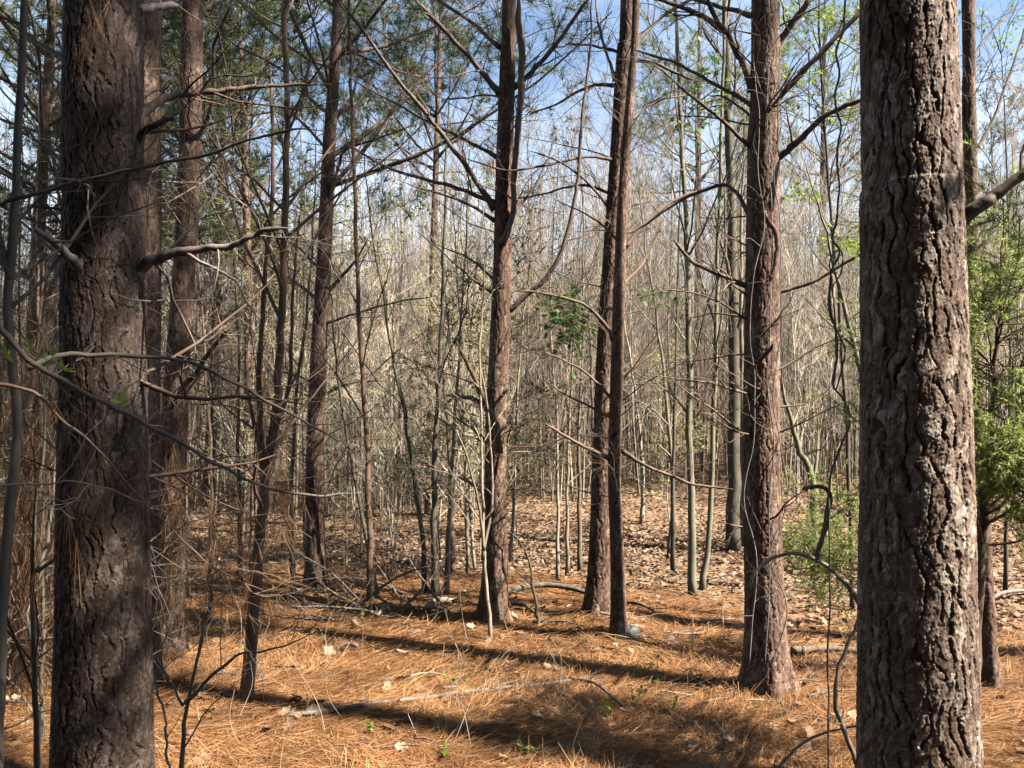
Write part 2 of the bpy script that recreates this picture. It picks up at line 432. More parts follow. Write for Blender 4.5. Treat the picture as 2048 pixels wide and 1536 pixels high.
# ---- pine straw and fallen leaves
rng = np.random.default_rng(11)
def strands(N, ylo, yhi, wmul):
    u = rng.uniform(0, 1, N); y = (ylo ** .5 + u * (yhi ** .5 - ylo ** .5)) ** 2
    x = rng.uniform(-.74, .74, N) * (y + .8)
    keep = rng.uniform(0, 1, N) < straw_mask(x, y) ; x, y = x[keep], y[keep]; n = len(x)
    cl = vnoise(x * .9, y * .9, 77) * 2.2 + vnoise(x * 3, y * 3, 78) * 1.3
    a = cl * 3.0 + rng.normal(0, .75, n); L = rng.uniform(.08, .19, n)
    pitch = rng.normal(0, .16, n) + (rng.uniform(0, 1, n) < .06) * rng.uniform(.1, .6, n)
    cur = rng.normal(0, .35, n)
    K = 4; P = np.empty((n, K, 3)); P[:, 0, 0], P[:, 0, 1] = x, y
    P[:, 0, 2] = terrain(x, y) + rng.uniform(.001, .022, n)
    for k in range(1, K):
        aa = a + cur * k / K
        P[:, k, 0] = P[:, k - 1, 0] + np.cos(aa) * L / (K - 1); P[:, k, 1] = P[:, k - 1, 1] + np.sin(aa) * L / (K - 1)
        P[:, k, 2] = terrain(P[:, k, 0], P[:, k, 1]) + np.maximum(P[:, 0, 2] - terrain(x, y) + np.sin(pitch) * L * k / (K - 1), .001)
    d = np.gradient(P, axis=1); s = nrm(np.cross(d, np.array([0, 0, 1.]) + rng.normal(0, .5, (n, 1, 3))))
    w = (rng.uniform(.0009, .0015, n) * wmul)[:, None, None] * np.array([1, 1, .9, .3])[None, :, None]
    V = np.stack([P - s * w, P + s * w], 2).reshape(-1, 3)
    i = (np.arange(n)[:, None] * K * 2 + np.arange(K - 1)[None] * 2).ravel()
    return V, np.stack([i, i + 1, i + 3, i + 2], 1)
mb = MB()
mb.add(*strands(190000, 2.4, 5.2, .78)); mb.add(*strands(120000, 5.0, 9.5, 1.15))
tag(link("pine_straw", mb.mesh("pine_straw", M_STRAW)), "orange brown fallen pine needles carpeting the open floor", "pine straw", kind="stuff")

def litter(N, ylo, yhi, size, onstraw):
    y = rng.uniform(ylo, yhi, N); x = rng.uniform(-.76, .76, N) * (y + .8)
    s = straw_mask(x, y); keep = rng.uniform(0, 1, N) < np.clip(1 - s, onstraw, 1); x, y = x[keep], y[keep]; n = len(x)
    a = rng.uniform(0, 6.283, n); L = rng.uniform(*size, n); tilt = rng.normal(0, .38, (n, 3)); upv = nrm(tilt + np.array([0, 0, 1]))
    d = np.stack([np.cos(a), np.sin(a), np.zeros(n)], 1); d = nrm(d - upv * (d * upv).sum(1, keepdims=True)); s2 = np.cross(upv, d)
    c = np.stack([x, y, terrain(x, y) + rng.uniform(.006, .035, n)], 1)
    curl = rng.uniform(-.15, .4, n)[:, None]; fold = rng.uniform(.0, .45, n)[:, None]; Lc = L[:, None]
    prof = [(-.5, .05), (-.22, .30), (-.05, .20), (.14, .36), (.3, .16), (.5, .03)]
    rows = []
    for t, w in prof:
        base = c + d * Lc * t + upv * Lc * curl * (t * t * 2)
        for q in (-1, 0, 1): rows.append(base + s2 * Lc * w * q * np.sqrt(np.maximum(1 - fold ** 2, .1)) + upv * Lc * w * abs(q) * fold)
    V = np.stack(rows, 1).reshape(-1, 3); o = np.arange(n)[:, None] * 18
    F = []
    for r in range(5):
        for q in range(2): F.append(o + np.array([[r * 3 + q, r * 3 + q + 1, r * 3 + q + 4, r * 3 + q + 3]]))
    return V, np.concatenate(F)
mb = MB()
mb.add(*litter(22000, 4.2, 11, (.035, .085), .05)); mb.add(*litter(90000, 9, 26, (.032, .07), .05)); mb.add(*litter(700, 2.8, 6.4, (.05, .12), .6))
tag(link("leaf_litter", mb.mesh("leaf_litter", M_LITTER)), "tan and brown fallen leaves covering the rising ground behind", "fallen leaves", kind="stuff")

# ------------------------------------------------------------------ pine trunks with real bark relief
def bark_relief(u, z, circ, cw, ch, seed):
    """height 0..1 of pine bark: overlapping angular plates, some joints opened into deep upright furrows, flaky scales on top"""
    nT = max(5, int(round(circ / cw)))
    um = np.mod(u, 1)
    big = (vnoise(um * nT * .5, z / (ch * 1.3), seed + 1, max(2, nT // 2)) - .5) * 1.1 + (vnoise(um * nT, z / (ch * .5), seed + 2, nT) - .5) * .5
    jag = (vnoise(um * nT * 5, z / (ch * .10), seed + 3, nT * 5) - .5) * .17 + (vnoise(um * nT * 11, z / (ch * .04), seed + 4, nT * 11) - .5) * .12
    wy = (vnoise(um * nT * 5, z / (ch * .22), seed + 9, nT * 5) - .5) * .30 + (vnoise(um * nT, z / ch, seed + 10, nT) - .5) * .5
    def cells(X, Y, per, seed, jit=.95):
        ix, iy = np.floor(X).astype(np.int64), np.floor(Y).astype(np.int64)
        f1 = np.full(X.shape, 9.); f2 = f1.copy(); c1 = np.zeros(X.shape); c2 = np.zeros(X.shape)
        x1 = np.zeros(X.shape); y1 = x1.copy(); x2 = x1.copy(); y2 = x1.copy()
        for dx in (-1, 0, 1):
            for dy in (-1, 0, 1):
                cx, cy = ix + dx, iy + dy; hx = cx % per
                px_ = X - (cx + .5 + (ihash(hx, cy, seed) - .5) * jit); py_ = Y - (cy + .5 + (ihash(hx, cy, seed + 50) - .5) * jit)
                d = .6 * (np.abs(px_) + np.abs(py_)) + .4 * np.sqrt(px_ ** 2 + py_ ** 2); h = ihash(hx, cy, seed + 99)
                new = d < f1; sec = (~new) & (d < f2)
                f2 = np.where(new, f1, np.where(sec, d, f2)); c2 = np.where(new, c1, np.where(sec, h, c2)); x2 = np.where(new, x1, np.where(sec, px_, x2)); y2 = np.where(new, y1, np.where(sec, py_, y2))
                f1 = np.where(new, d, f1); c1 = np.where(new, h, c1); x1 = np.where(new, px_, x1); y1 = np.where(new, py_, y1)
        return f2 - f1, c1, c2, np.abs(x1 - x2), np.abs(y1 - y2), y1
    e, cid, cid2, ax, ay, ty = cells(um * nT + big + jag, z / ch + wy, nT, seed)
    side = ax / (ax + ay + 1e-6)
    open_ = np.clip(.22 + sstep(.3, .7, side) * (.30 + .9 * np.mod(cid * 7.3 + cid2 * 7.3, 1)), .22, 1)
    w = .05 + .30 * open_ ** 1.5
    fur = sstep(.30, 1.0, e / w)
    p2 = max(4, int(nT * 2.3)); k = p2 / nT
    wob = (vnoise(um * nT * 7, z / (ch * .10), seed + 12, nT * 7) - .5) * .6
    _, i2, _, _, _, t2 = cells(um * p2 + wob + big * k * .7, z / (ch * .40) + wob + wy, p2, seed + 13)
    _, i3, _, _, _, t3 = cells(um * p2 * 2 + wob * 2 + big * k, z / (ch * .17) + wob * 1.6, p2 * 2, seed + 14)
    fine = vnoise(um * nT * 14, z / (cw * .06), seed + 15, nT * 14)
    plate = .36 + .18 * cid + .22 * i2 + .20 * i3 + .13 * fine - .08 * ty - .12 * t2 - .10 * t3
    h = plate * (1 - open_ * (1 - fur))
    return np.clip(h, 0, 1.1), np.clip(.5 + (cid - .5) * .5 + (i2 - .5) * .45 + (i3 - .5) * .55, 0, 1)

def trunk_mb(P, R, fine, zfine, cw=.045, ch=.10, depth=.012, seed=1, flare=.0):
    """P: centre line points, R: radii; relief of bark plates up to height zfine"""
    P = np.asarray(P, float); R = np.asarray(R, float)
    z0, z1 = P[0, 2], P[-1, 2]
    zs = list(np.arange(z0, min(zfine, z1), fine)); z = zs[-1]; s = fine
    while z < z1: s = min(s * 1.3, .25); z = min(z + s, z1); zs.append(z)
    zs = np.array(zs)
    Q = spline(np.column_stack([P, R]), 220)
    cx, cy, rr = (np.interp(zs, Q[:, 2], Q[:, k]) for k in (0, 1, 3))
    if flare: rr = rr * (1 + flare * 1.25 * np.exp(-(zs - z0) / .17))
    nt = int(max(24, 2 * math.pi * np.max(R) / fine))
    u = np.arange(nt) / nt
    Ug, Zg = np.meshgrid(u, zs); circ = 2 * math.pi * float(np.interp(z0 + 1.5, zs, rr))
    h, cid = bark_relief(Ug, Zg, circ, cw, ch, seed)
    # slow unevenness of the whole stem, and root ribs at the foot
    slow = (vnoise(Ug * 5, Zg / .5, seed + 20, 5) - .5) * .05
    ribs = flare * .5 * np.exp(-(Zg - z0) / .14) * np.sin(Ug * 2 * math.pi * 5 + seed)
    r = rr[:, None] * (1 + slow + ribs) + depth * np.clip(rr / max(R[0], 1e-6), .4, 1)[:, None] * (h - .75)
    th = Ug * 2 * math.pi
    V = np.stack([cx[:, None] + r * np.cos(th), cy[:, None] + r * np.sin(th), Zg], -1).reshape(-1, 3)
    nz_ = len(zs); k = np.arange(nz_ - 1)[:, None] * nt; s_ = np.arange(nt)[None]; s2 = (s_ + 1) % nt
    mb = MB(); mb.add(V, np.stack([k + s_, k + s2, k + nt + s2, k + nt + s_], -1).reshape(-1, 4))
    mb.attr["bh"] = h.ravel(); mb.attr["bid"] = cid.ravel()
    return mb

def from_px(pts, Y):
    """[(px, py, width_px)] at distance Y -> centre line, radii"""
    P = np.array([U(a, b, Y) for a, b, _ in pts]); R = np.array([w / 2 * Y / FPX for _, _, w in pts])
    return P, R

def limb_mb(rng, px, w0, w1, Y0, Y1, twigs=3, sides=8, noise=.005, tl=(.2, .55)):
    """a limb drawn through photo positions, from distance Y0 to Y1: its own mesh and that of its twigs"""
    n = len(px); P = np.array([U(a, b, lerp(Y0, Y1, k / (n - 1))) for k, (a, b) in enumerate(px)])
    m = max(10, 6 * n); Q = spline(P, m, noise, rng)
    t = np.linspace(0, 1, m); R = lerp(w0, w1, t) / 2 * lerp(Y0, Y1, t) / FPX
    R = R * (1 + .45 * np.exp(-t * 16)) * rng.uniform(.9, 1.1, m) * (1 - .6 * sstep(.9, 1, t))
    Q = Q.copy(); Q[1:] += rng.normal(0, 1, (m - 1, 3)) * R[1:, None] * .10
    mb = MB(); tubes(mb, Q, R, sides, cap=True)
    tm = None
    if twigs:
        tm = MB()
        a, ra = sprout(rng, Q[None], R[None], twigs, .12, 1, (30, 75), tl, 6, .05, .22, .4, .0016)
        b, rb = sprout(rng, a, ra, 3, .2, 1, (25, 60), (tl[0] * .4, tl[1] * .5), 5, .03, .25, .6, .0011)
        tubes(tm, a, ra, 4); tubes(tm, b, rb, 3)
    return mb, tm

def crown_parts(rng, root, base, P, R, zlo, zhi, nb, reach, ntuft, needle_w=.002, mat_n=None, per=22, droop=.0, tuftL=(.12, .19)):
    """living limbs with needle bundles between heights zlo and zhi of a trunk line"""
    Q = spline(np.column_stack([P, R]), 80)
    m = (Q[:, 2] > zlo) & (Q[:, 2] <= zhi); Q = Q[m]
    if len(Q) < 3: return
    TP, TR = Q[None, :, :3], Q[None, :, 3]
    a, ra = sprout(rng, TP, TR, nb, 0, .97, (50, 85), (reach * .5, reach), 8, .16, .10, .42, .008, .25, longer_low=.35)
    b, rb = sprout(rng, a, ra, 6, .3, 1, (30, 60), (reach * .18, reach * .42), 6, .10, .14, .55, .004)
    c, rc = sprout(rng, b, rb, 3, .35, 1, (25, 55), (reach * .08, reach * .2), 4, .12, .15, .6, .0025)
    mb = MB(); tubes(mb, a, ra, 6); tubes(mb, b, rb, 4); tubes(mb, c, rc, 3)
    link("branches", mb.mesh("branches", M_LIMB, base), root)
    nb_ = MB()
    for X in (b, c):
        D = X[:, -1] - X[:, -2]; tufts(nb_, rng, X[:, -1], D, per, tuftL, needle_w, (12, 70), droop)
        M_ = X[:, -2]; tufts(nb_, rng, M_, D, per // 2, tuftL, needle_w, (25, 80), droop)
    link("needles", nb_.mesh("needles", mat_n or M_NEEDLE, base, smooth=False), root)

def pine(label, base_px, pts, Y, top=14, fine=.006, zf=None, cw=.045, ch=.10, depth=.011, seed=1, flare=.35, m=None, crown=None, foot=None, group="pine trees of the near stand"):
    P, R = from_px(pts, Y)
    o = np.argsort(P[:, 2]); P, R = P[o], R[o]
    gz = terrain(P[0, 0], P[0, 1]) - .06
    if P[0, 2] > gz + .12:                                        # carry the stem on down to the ground
        P = np.vstack([[P[0, 0] + (P[0, 0] - P[1, 0]) * .3, P[0, 1], gz], P]); R = np.concatenate([[R[0] * 1.06], R])
    else: P[0, 2] = gz
    zt = P[-1, 2]
    if top > zt:                                                  # and up beyond the top of the picture
        d = (P[-1] - P[-2]) / max(P[-1, 2] - P[-2, 2], .1) * .4
        P = np.vstack([P, [P[-1, 0] + d[0] * (top - zt) * .4, P[-1, 1], zt + (top - zt) * .5], [P[-1, 0] + d[0] * (top - zt) * .5, P[-1, 1] + .1, top]])
        R = np.concatenate([R, [R[-1] * .72, .02]])
    base = np.array([P[0, 0], P[0, 1], float(terrain(P[0, 0], P[0, 1]))])
    root = thing("pine_tree", label, "pine tree", base, group)
    mb = trunk_mb(P, R, fine, (zf if zf else zt + .1), cw, ch, depth, seed, flare)
    link("trunk", mb.mesh("trunk", m or M_BARK_RED, base), root)
    rng = np.random.default_rng(seed)
    if crown: crown_parts(rng, root, base, P, R, *crown)
    return dict(root=root, base=base, P=P, R=R, Y=Y, rng=rng)

def limb(t, px, w0, w1, dY=0.0, twigs=4, m=None, label=None, Y0=None, **k):
    mb, tm = limb_mb(t["rng"], px, w0, w1, (Y0 or t["Y"]), t["Y"] + dY, twigs, **k)
    o = link("branch", mb.mesh("branch", m or M_LIMB, t["base"]), t["root"])
    if tm: link("twigs", tm.mesh("twigs", M_TWIG_RED if m is None else m, t["base"]), o)
    if label: o["label"] = label
    return o

def dead_twigs(t, n, zlo, zhi, length=(.25, .9), m=None, sub=6, toward=None):
    Q = spline(np.column_stack([t["P"], t["R"]]), 120); Q = Q[(Q[:, 2] > zlo) & (Q[:, 2] < zhi)]
    rng = t["rng"]
    a, ra = sprout(rng, Q[None, :, :3], Q[None, :, 3], n, 0, 1, (60, 95), length, 7, .06, .13, .09, .003, .25, bias=toward)
    b, rb = sprout(rng, a, ra, sub, .25, 1, (25, 60), (length[0] * .4, length[1] * .55), 6, .04, .2, .6, .0016)
    c, rc = sprout(rng, b, rb, 3, .2, 1, (25, 60), (length[0] * .2, length[1] * .3), 4, .0, .25, .7, .0009)
    mb = MB(); tubes(mb, a, ra, 5); tubes(mb, b, rb, 3); tubes(mb, c, rc, 3)
    link("twigs", mb.mesh("twigs", m or M_TWIG_RED, t["base"]), t["root"])

CR = lambda zlo, zhi, nb, reach: (zlo, zhi, nb, reach, 0, .003)
# A  big shaded trunk, left foreground
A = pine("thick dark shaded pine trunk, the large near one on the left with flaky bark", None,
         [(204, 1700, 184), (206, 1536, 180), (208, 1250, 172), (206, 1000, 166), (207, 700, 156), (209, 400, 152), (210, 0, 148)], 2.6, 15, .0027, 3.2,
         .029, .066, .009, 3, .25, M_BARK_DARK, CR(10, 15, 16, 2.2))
limb(A, [(268, 560), (290, 532), (335, 512), (400, 500), (470, 490), (512, 464), (580, 455)], 24, 8, -.1, 8, M_LIMB_GREY, "scaly grey dead limb reaching right")
limb(A, [(262, 245), (285, 228), (312, 206), (352, 190), (450, 180), (560, 170), (640, 168)], 20, 4, .3, 8)
limb(A, [(280, 275), (300, 255), (330, 240), (350, 236)], 15, 11, -.15, 1, M_LIMB_GREY, "short pale grey stub")
limb(A, [(275, 20), (310, 14), (356, 8)], 17, 13, .2, 0, M_LIMB_GREY)
limb(A, [(145, 535), (110, 520), (62, 502)], 22, 13, .2, 2)
limb(A, [(160, 530), (125, 498), (95, 475), (72, 458)], 20, 11, -.4, 1, M_LIMB_GREY, Y0=2.45)
limb(A, [(135, 118), (90, 95), (40, 50), (-30, 20)], 12, 5, .2, 6)
limb(A, [(140, 345), (100, 300), (40, 255), (-20, 235)], 10, 4, .3, 6)
dead_twigs(A, 10, .5, 3.0, (.25, .8))
# H  big trunk, right foreground, half in the sun
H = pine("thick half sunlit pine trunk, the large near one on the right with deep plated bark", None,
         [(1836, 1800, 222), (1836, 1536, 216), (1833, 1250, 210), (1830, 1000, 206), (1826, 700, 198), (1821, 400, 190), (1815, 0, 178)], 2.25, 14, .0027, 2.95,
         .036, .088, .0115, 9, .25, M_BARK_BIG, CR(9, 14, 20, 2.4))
limb(H, [(1905, 465), (1935, 432), (1980, 400), (2060, 340), (2150, 290)], 30, 16, -.1, 3, None, "stout limb rising to the right edge")
# B  behind A
B = pine("reddish pine trunk half hidden behind the large dark left trunk", None,
         [(272, 1330, 84), (276, 1000, 76), (284, 600, 72), (290, 0, 66)], 4.9, 15, .007, 4.6, .036, .08, .008, 12, .3, M_BARK_BROWN, CR(10, 15, 16, 2.2))
dead_twigs(B, 10, 1, 4.5)
# C
C = pine("slim pine with straw caught on its lower trunk, right of the large dark left trunk", None,
         [(332, 1305, 66), (338, 1100, 58), (346, 900, 52), (360, 650, 44), (376, 400, 43), (386, 0, 42)], 5.4, 14, .007, 4.8, .033, .075, .007, 17, .3, M_BARK_BROWN, CR(9, 14, 16, 2.0))
limb(C, [(374, 302), (410, 246), (427, 195), (427, 100), (440, 60), (461, 7)], 10, 6, -.4, 5)
limb(C, [(365, 640), (395, 590), (432, 560)], 9, 5, .3, 3)
limb(C, [(352, 790), (395, 742), (428, 690), (460, 655)], 16, 5, -.3, 3)
limb(C, [(352, 320), (300, 270), (240, 220)], 8, 4, .2, 3)
limb(C, [(386, 40), (410, 20), (440, -20)], 12, 8, .1, 2)
limb(C, [(380, 350), (430, 320), (500, 260), (560, 220)], 7, 3, .3, 4)
dead_twigs(C, 22, .4, 4.6, (.3, 1.0))
# D
D = pine("dark slender pine with green crown, standing at the left edge of the clearing", None,
         [(634, 1197, 42), (630, 1050, 37), (630, 900, 35), (638, 700, 32), (648, 520, 29), (658, 300, 26), (668, 150, 23), (676, 0, 20)], 7.3, 10.5, .009, 5.8, .033, .08, .007, 23, .35, M_BARK_BROWN,
         (3.7, 10.5, 54, 2.4, 0, .003))
for px, w0, w1, dy in (([(652, 585), (690, 545), (718, 510), (735, 480)], 9, 3, -.2), ([(640, 600), (600, 572), (560, 545), (525, 525)], 8, 3, .3),
                       ([(655, 420), (672, 350), (690, 300), (740, 282), (830, 250)], 9, 3, -.4), ([(640, 650), (700, 630), (790, 605), (880, 590)], 6, 2, -.3),
                       ([(635, 770), (590, 750), (540, 740)], 5, 2, .3), ([(628, 985), (560, 965), (480, 950)], 5, 2, -.3), ([(640, 540), (590, 490), (530, 470)], 6, 2, .5),
                       ([(660, 310), (620, 260), (560, 210)], 7, 3, .2), ([(632, 800), (690, 770), (760, 760)], 6, 2, .2)):
    limb(D, px, w0, w1, dy, 6)
dead_twigs(D, 30, .6, 4.6, (.4, 1.3))
# E
E = pine("straight pine in the centre of the clearing with a second stem hugging its right side", None,
         [(988, 1245, 54), (990, 1100, 47), (992, 850, 42), (998, 700, 40), (1004, 550, 38), (1010, 300, 35), (1016, 100, 31), (1018, 0, 29)], 6.3, 14, .007, 5.4, .038, .095, .009, 29, .4, None, CR(9, 14, 18, 2.2))
for px, w0, w1, dy, tw in (([(990, 420), (930, 330), (858, 235), (800, 165), (735, 75), (680, 0)], 11, 6, -.5, 9), ([(1000, 188), (948, 125), (890, 62), (825, -5)], 12, 9, -.2, 5),
                           ([(1000, 95), (935, 40), (865, -5)], 9, 6, .3, 4), ([(1022, 178), (1060, 145), (1110, 90), (1178, -5)], 12, 7, -.2, 6),
                           ([(990, 405), (900, 372), (825, 352), (760, 328), (690, 285)], 9, 4, .4, 8), ([(992, 442), (930, 405), (860, 382), (800, 362)], 8, 3, -.3, 5),
                           ([(1000, 318), (920, 275), (850, 240), (760, 190), (690, 150)], 8, 3, .2, 8), ([(1012, 625), (1056, 587), (1090, 558), (1123, 503), (1152, 380), (1162, 256), (1180, 100), (1181, -5)], 10, 4, -.2, 8),
                           ([(1015, 562), (1060, 525), (1095, 490)], 6, 3, .3, 3), ([(990, 560), (940, 518), (870, 488)], 6, 2, .3, 5), ([(990, 590), (930, 545), (880, 500), (830, 460)], 5, 2, -.3, 5),
                           ([(985, 832), (950, 800), (895, 790)], 12, 6, .15, 1), ([(975, 885), (935, 850), (888, 822)], 6, 4, -.2, 1), ([(1025, 430), (1070, 370), (1098, 310), (1110, 260)], 6, 2, .2, 4),
                           ([(1012, 200), (980, 190), (940, 195), (890, 200)], 5, 3, .6, 4), ([(982, 1000), (930, 960), (870, 940), (820, 930)], 5, 2, -.3, 5), ([(985, 930), (1030, 905), (1090, 900), (1140, 870)], 4, 2, .4, 4)):
    limb(E, px, w0, w1, dy, tw)
limb(E, [(996, 905), (992, 850), (968, 800), (946, 748), (918, 695)], 13, 8, -.25, 2, M_SAP_RED, "broken red limb curving up to the left", Y0=6.15)
limb(E, [(1003, 490), (1024, 440), (1030, 340), (1040, 220), (1043, 100), (1036, -10)], 12, 15, -.12, 4, None, "second stem running up beside the trunk", Y0=6.2)
dead_twigs(E, 34, .9, 5.4, (.3, 1.2))
# F and its neighbour
F1 = pine("tall pine with dark left flank, the rear one of the crossing pair right of centre", None,
          [(1196, 1238, 50), (1200, 1100, 43), (1205, 900, 40), (1212, 700, 38), (1224, 500, 36), (1238, 300, 36), (1250, 100, 34), (1257, 0, 33)], 6.35, 14, .007, 5.4, .038, .09, .009, 37, .35, None, CR(10, 14, 14, 2.0))
for px, w0, w1, dy, tw in (([(1238, 172), (1182, 172), (1112, 208), (1055, 232)], 8, 3, .3, 5), ([(1240, 325), (1180, 314), (1090, 330), (1010, 340), (920, 312)], 7, 3, -.5, 6), ([(1245, 108), (1190, 92), (1130, 88)], 7, 3, .3, 4),
                           ([(1255, 120), (1310, 128), (1385, 162)], 9, 5, -.2, 5), ([(1262, 100), (1300, 55), (1345, 20), (1400, -10)], 9, 6, .3, 4), ([(1220, 420), (1180, 370), (1130, 330), (1060, 300)], 6, 3, -.3, 6),
                           ([(1230, 390), (1160, 370), (1080, 390), (1010, 400)], 6, 3, .3, 6), ([(1262, 240), (1320, 200), (1390, 190)], 6, 3, .4, 4), ([(1230, 160), (1200, 60), (1190, -5)], 7, 4, .3, 4)):
    limb(F1, px, w0, w1, dy, tw)
dead_twigs(F1, 30, .9, 5.4, (.3, 1.2))
F2 = pine("thinner reddish pine in front, the nearer one of the crossing pair right of centre", None,
          [(1238, 1287, 31), (1234, 1100, 27), (1229, 950, 26), (1232, 800, 26), (1238, 600, 25), (1243, 450, 22), (1252, 300, 20), (1264, 150, 17), (1272, 0, 15)], 5.8, 9.5, .007, 5.0, .03, .08, .007, 41, .3, None, (7, 9.5, 12, 1.2, 0, .003))
for px, w0, w1, dy, tw in (([(1250, 495), (1300, 438), (1360, 395), (1445, 372)], 8, 4, .2, 5), ([(1230, 690), (1212, 652), (1172, 612), (1100, 590), (1030, 580)], 8, 4, -.3, 6), ([(1225, 800), (1180, 752), (1130, 722), (1085, 702)], 6, 3, -.2, 5),
                           ([(1225, 835), (1150, 800), (1095, 765)], 6, 3, .3, 4), ([(1222, 918), (1160, 890), (1090, 848)], 9, 5, -.2, 3), ([(1232, 922), (1246, 890)], 9, 6, 0, 0), ([(1240, 900), (1290, 930), (1350, 955), (1392, 970), (1470, 978)], 8, 4, -.2, 5),
                           ([(1245, 570), (1290, 520), (1330, 440)], 7, 3, .3, 5), ([(1238, 480), (1190, 440), (1110, 400)], 5, 2, .2, 5), ([(1232, 760), (1290, 720), (1320, 690)], 5, 2, .2, 4)):
    limb(F2, px, w0, w1, dy, tw, M_TWIG_RED)
dead_twigs(F2, 24, .9, 4.8, (.3, 1.0))
# G
G = pine("sunlit pine with pale vines on its trunk, standing left of the large right trunk", None,
         [(1533, 1375, 88), (1530, 1250, 76), (1525, 1050, 72), (1522, 900, 71), (1524, 600, 68), (1527, 300, 63), (1531, 0, 56)], 4.75, 14, .0055, 4.4, .034, .085, .009, 47, .4, None, CR(10, 14, 16, 2.2))
for px, w0, w1, dy, tw in (([(1505, 180), (1470, 95), (1435, 40), (1412, -10)], 16, 9, -.2, 5), ([(1508, 215), (1430, 168), (1348, 125), (1270, 100)], 9, 4, .3, 7), ([(1502, 295), (1430, 230), (1350, 165), (1300, 120)], 9, 4, -.3, 6),
                           ([(1508, 32), (1440, 14), (1370, -5)], 10, 7, .2, 3), ([(1445, 60), (1400, 30), (1340, 5), (1270, -10)], 12, 6, -.3, 4), ([(1550, 95), (1590, 42), (1625, -8)], 15, 11, -.1, 2), ([(1548, 205), (1620, 130), (1740, 5)], 12, 9, -.2, 4),
                           ([(1543, 325), (1600, 280), (1660, 225), (1740, 195)], 16, 9, -.3, 4), ([(1505, 578), (1430, 545), (1380, 520), (1345, 478)], 11, 7, -.1, 3), ([(1545, 588), (1620, 566), (1695, 525), (1740, 500)], 8, 6, -.2, 4),
                           ([(1505, 440), (1470, 385), (1438, 370), (1350, 408), (1260, 470)], 9, 4, .2, 6), ([(1510, 730), (1548, 690)], 12, 7, -.3, 0), ([(1508, 650), (1430, 600), (1340, 580), (1260, 600)], 5, 2, -.2, 5), ([(1510, 240), (1460, 200), (1420, 190)], 6, 3, .2, 4)):
    limb(G, px, w0, w1, dy, tw)
limb(G, [(1525, 425), (1545, 455), (1556, 495), (1548, 540), (1540, 565)], 12, 11, -.22, 0, M_SAP_RED, "bent red limb hanging against the trunk", Y0=4.58)
dead_twigs(G, 26, .8, 4.3, (.25, .9))
# I
I = pine("reddish trunk partly hidden behind the large right trunk, beside the green cedar", None,
         [(1976, 1320, 34), (1968, 1150, 32), (1958, 900, 30), (1944, 500, 28), (1938, 200, 26), (1936, 0, 24)], 4.9, 12, .008, 4.8, .035, .085, .008, 53, .3, None, CR(9.5, 12, 10, 1.6))
for px, w0, w1, dy, tw in (([(1945, 320), (1990, 230), (2030, 120), (2060, 20)], 7, 4, .3, 6), ([(1940, 120), (1985, 60), (2040, 5)], 6, 3, .2, 5)):
    limb(I, px, w0, w1, dy, tw)
dead_twigs(I, 20, 2.0, 4.8)
NEAR = [A, B, C, D, E, F1, F2, G, H, I]

# pines a little way off whose green crowns stand against the sky
def far_pine(label, px, base_y, w, top, crown, seed, mat_n=None, group="green pines standing behind the clearing"):
    x = (px - 1024) / FPX * base_y; g = float(terrain(x, base_y)); r = w / 2 * base_y / FPX
    rng = np.random.default_rng(seed); lean = rng.normal(0, .25, 2)
    P = np.array([[x, base_y, g - .1], [x + lean[0] * .3, base_y, g + top * .4], [x + lean[0], base_y + lean[1], g + top]]); R = np.array([r, r * .7, .015])
    base = np.array([x, base_y, g]); root = thing("pine_tree", label, "pine tree", base, group)
    mb = trunk_mb(P, R, .03, g + top, .05, .12, .008, seed, .2)
    link("trunk", mb.mesh("trunk", M_BARK_RED, base), root)
    crown_parts(rng, root, base, P, R, g + crown[0], g + top, crown[1], crown[2], 0, crown[3], mat_n, crown[4], 0, (.16, .24))
    return dict(root=root, base=base, P=P, R=R, Y=base_y, rng=rng)
far_pine("green needled pine whose crown fills the sky between the two left pines", 500, 11.5, 24, 9.5, (3.6, 46, 2.2, .005, 26), 101)
far_pine("green pine behind the centre pine, its tufts left of the trunk top", 860, 12.5, 20, 11.0, (5.0, 50, 2.3, .005, 26), 102)
far_pine("yellow green pine at the left behind the slim pine", 420, 15, 26, 9.0, (2.6, 44, 2.4, .0065, 22), 103, M_NEEDLE_Y)
far_pine("dark green pine at the far left edge behind the thicket", 60, 9.0, 34, 10, (2.2, 50, 2.6, .004, 26), 104)
far_pine("green pine behind the left thicket, second from the left edge", 130, 12.0, 30, 10, (2.4, 48, 2.6, .005, 26), 105, M_NEEDLE_Y)
far_pine("green pine rising behind the saplings right of the crossing pair", 1395, 19, 20, 12.5, (6.0, 40, 2.4, .006, 14), 106, M_NEEDLE_Y)
far_pine("green pine far behind between the sunlit pine and the large right trunk", 1650, 21, 20, 13.5, (6.0, 40, 2.6, .0065, 14), 107, M_NEEDLE_Y)
for k, (px, y, t) in enumerate(((1300, 34, 10), (560, 26, 8), (1500, 33, 10), (1800, 27, 11), (2000, 24, 10))):
    far_pine("distant green pine deep in the bare wood", px, y, 16, t, (4.0, 30, 2.2, .008, 12), 120 + k, M_NEEDLE_Y if k % 2 else M_NEEDLE, "distant pines deep in the wood")

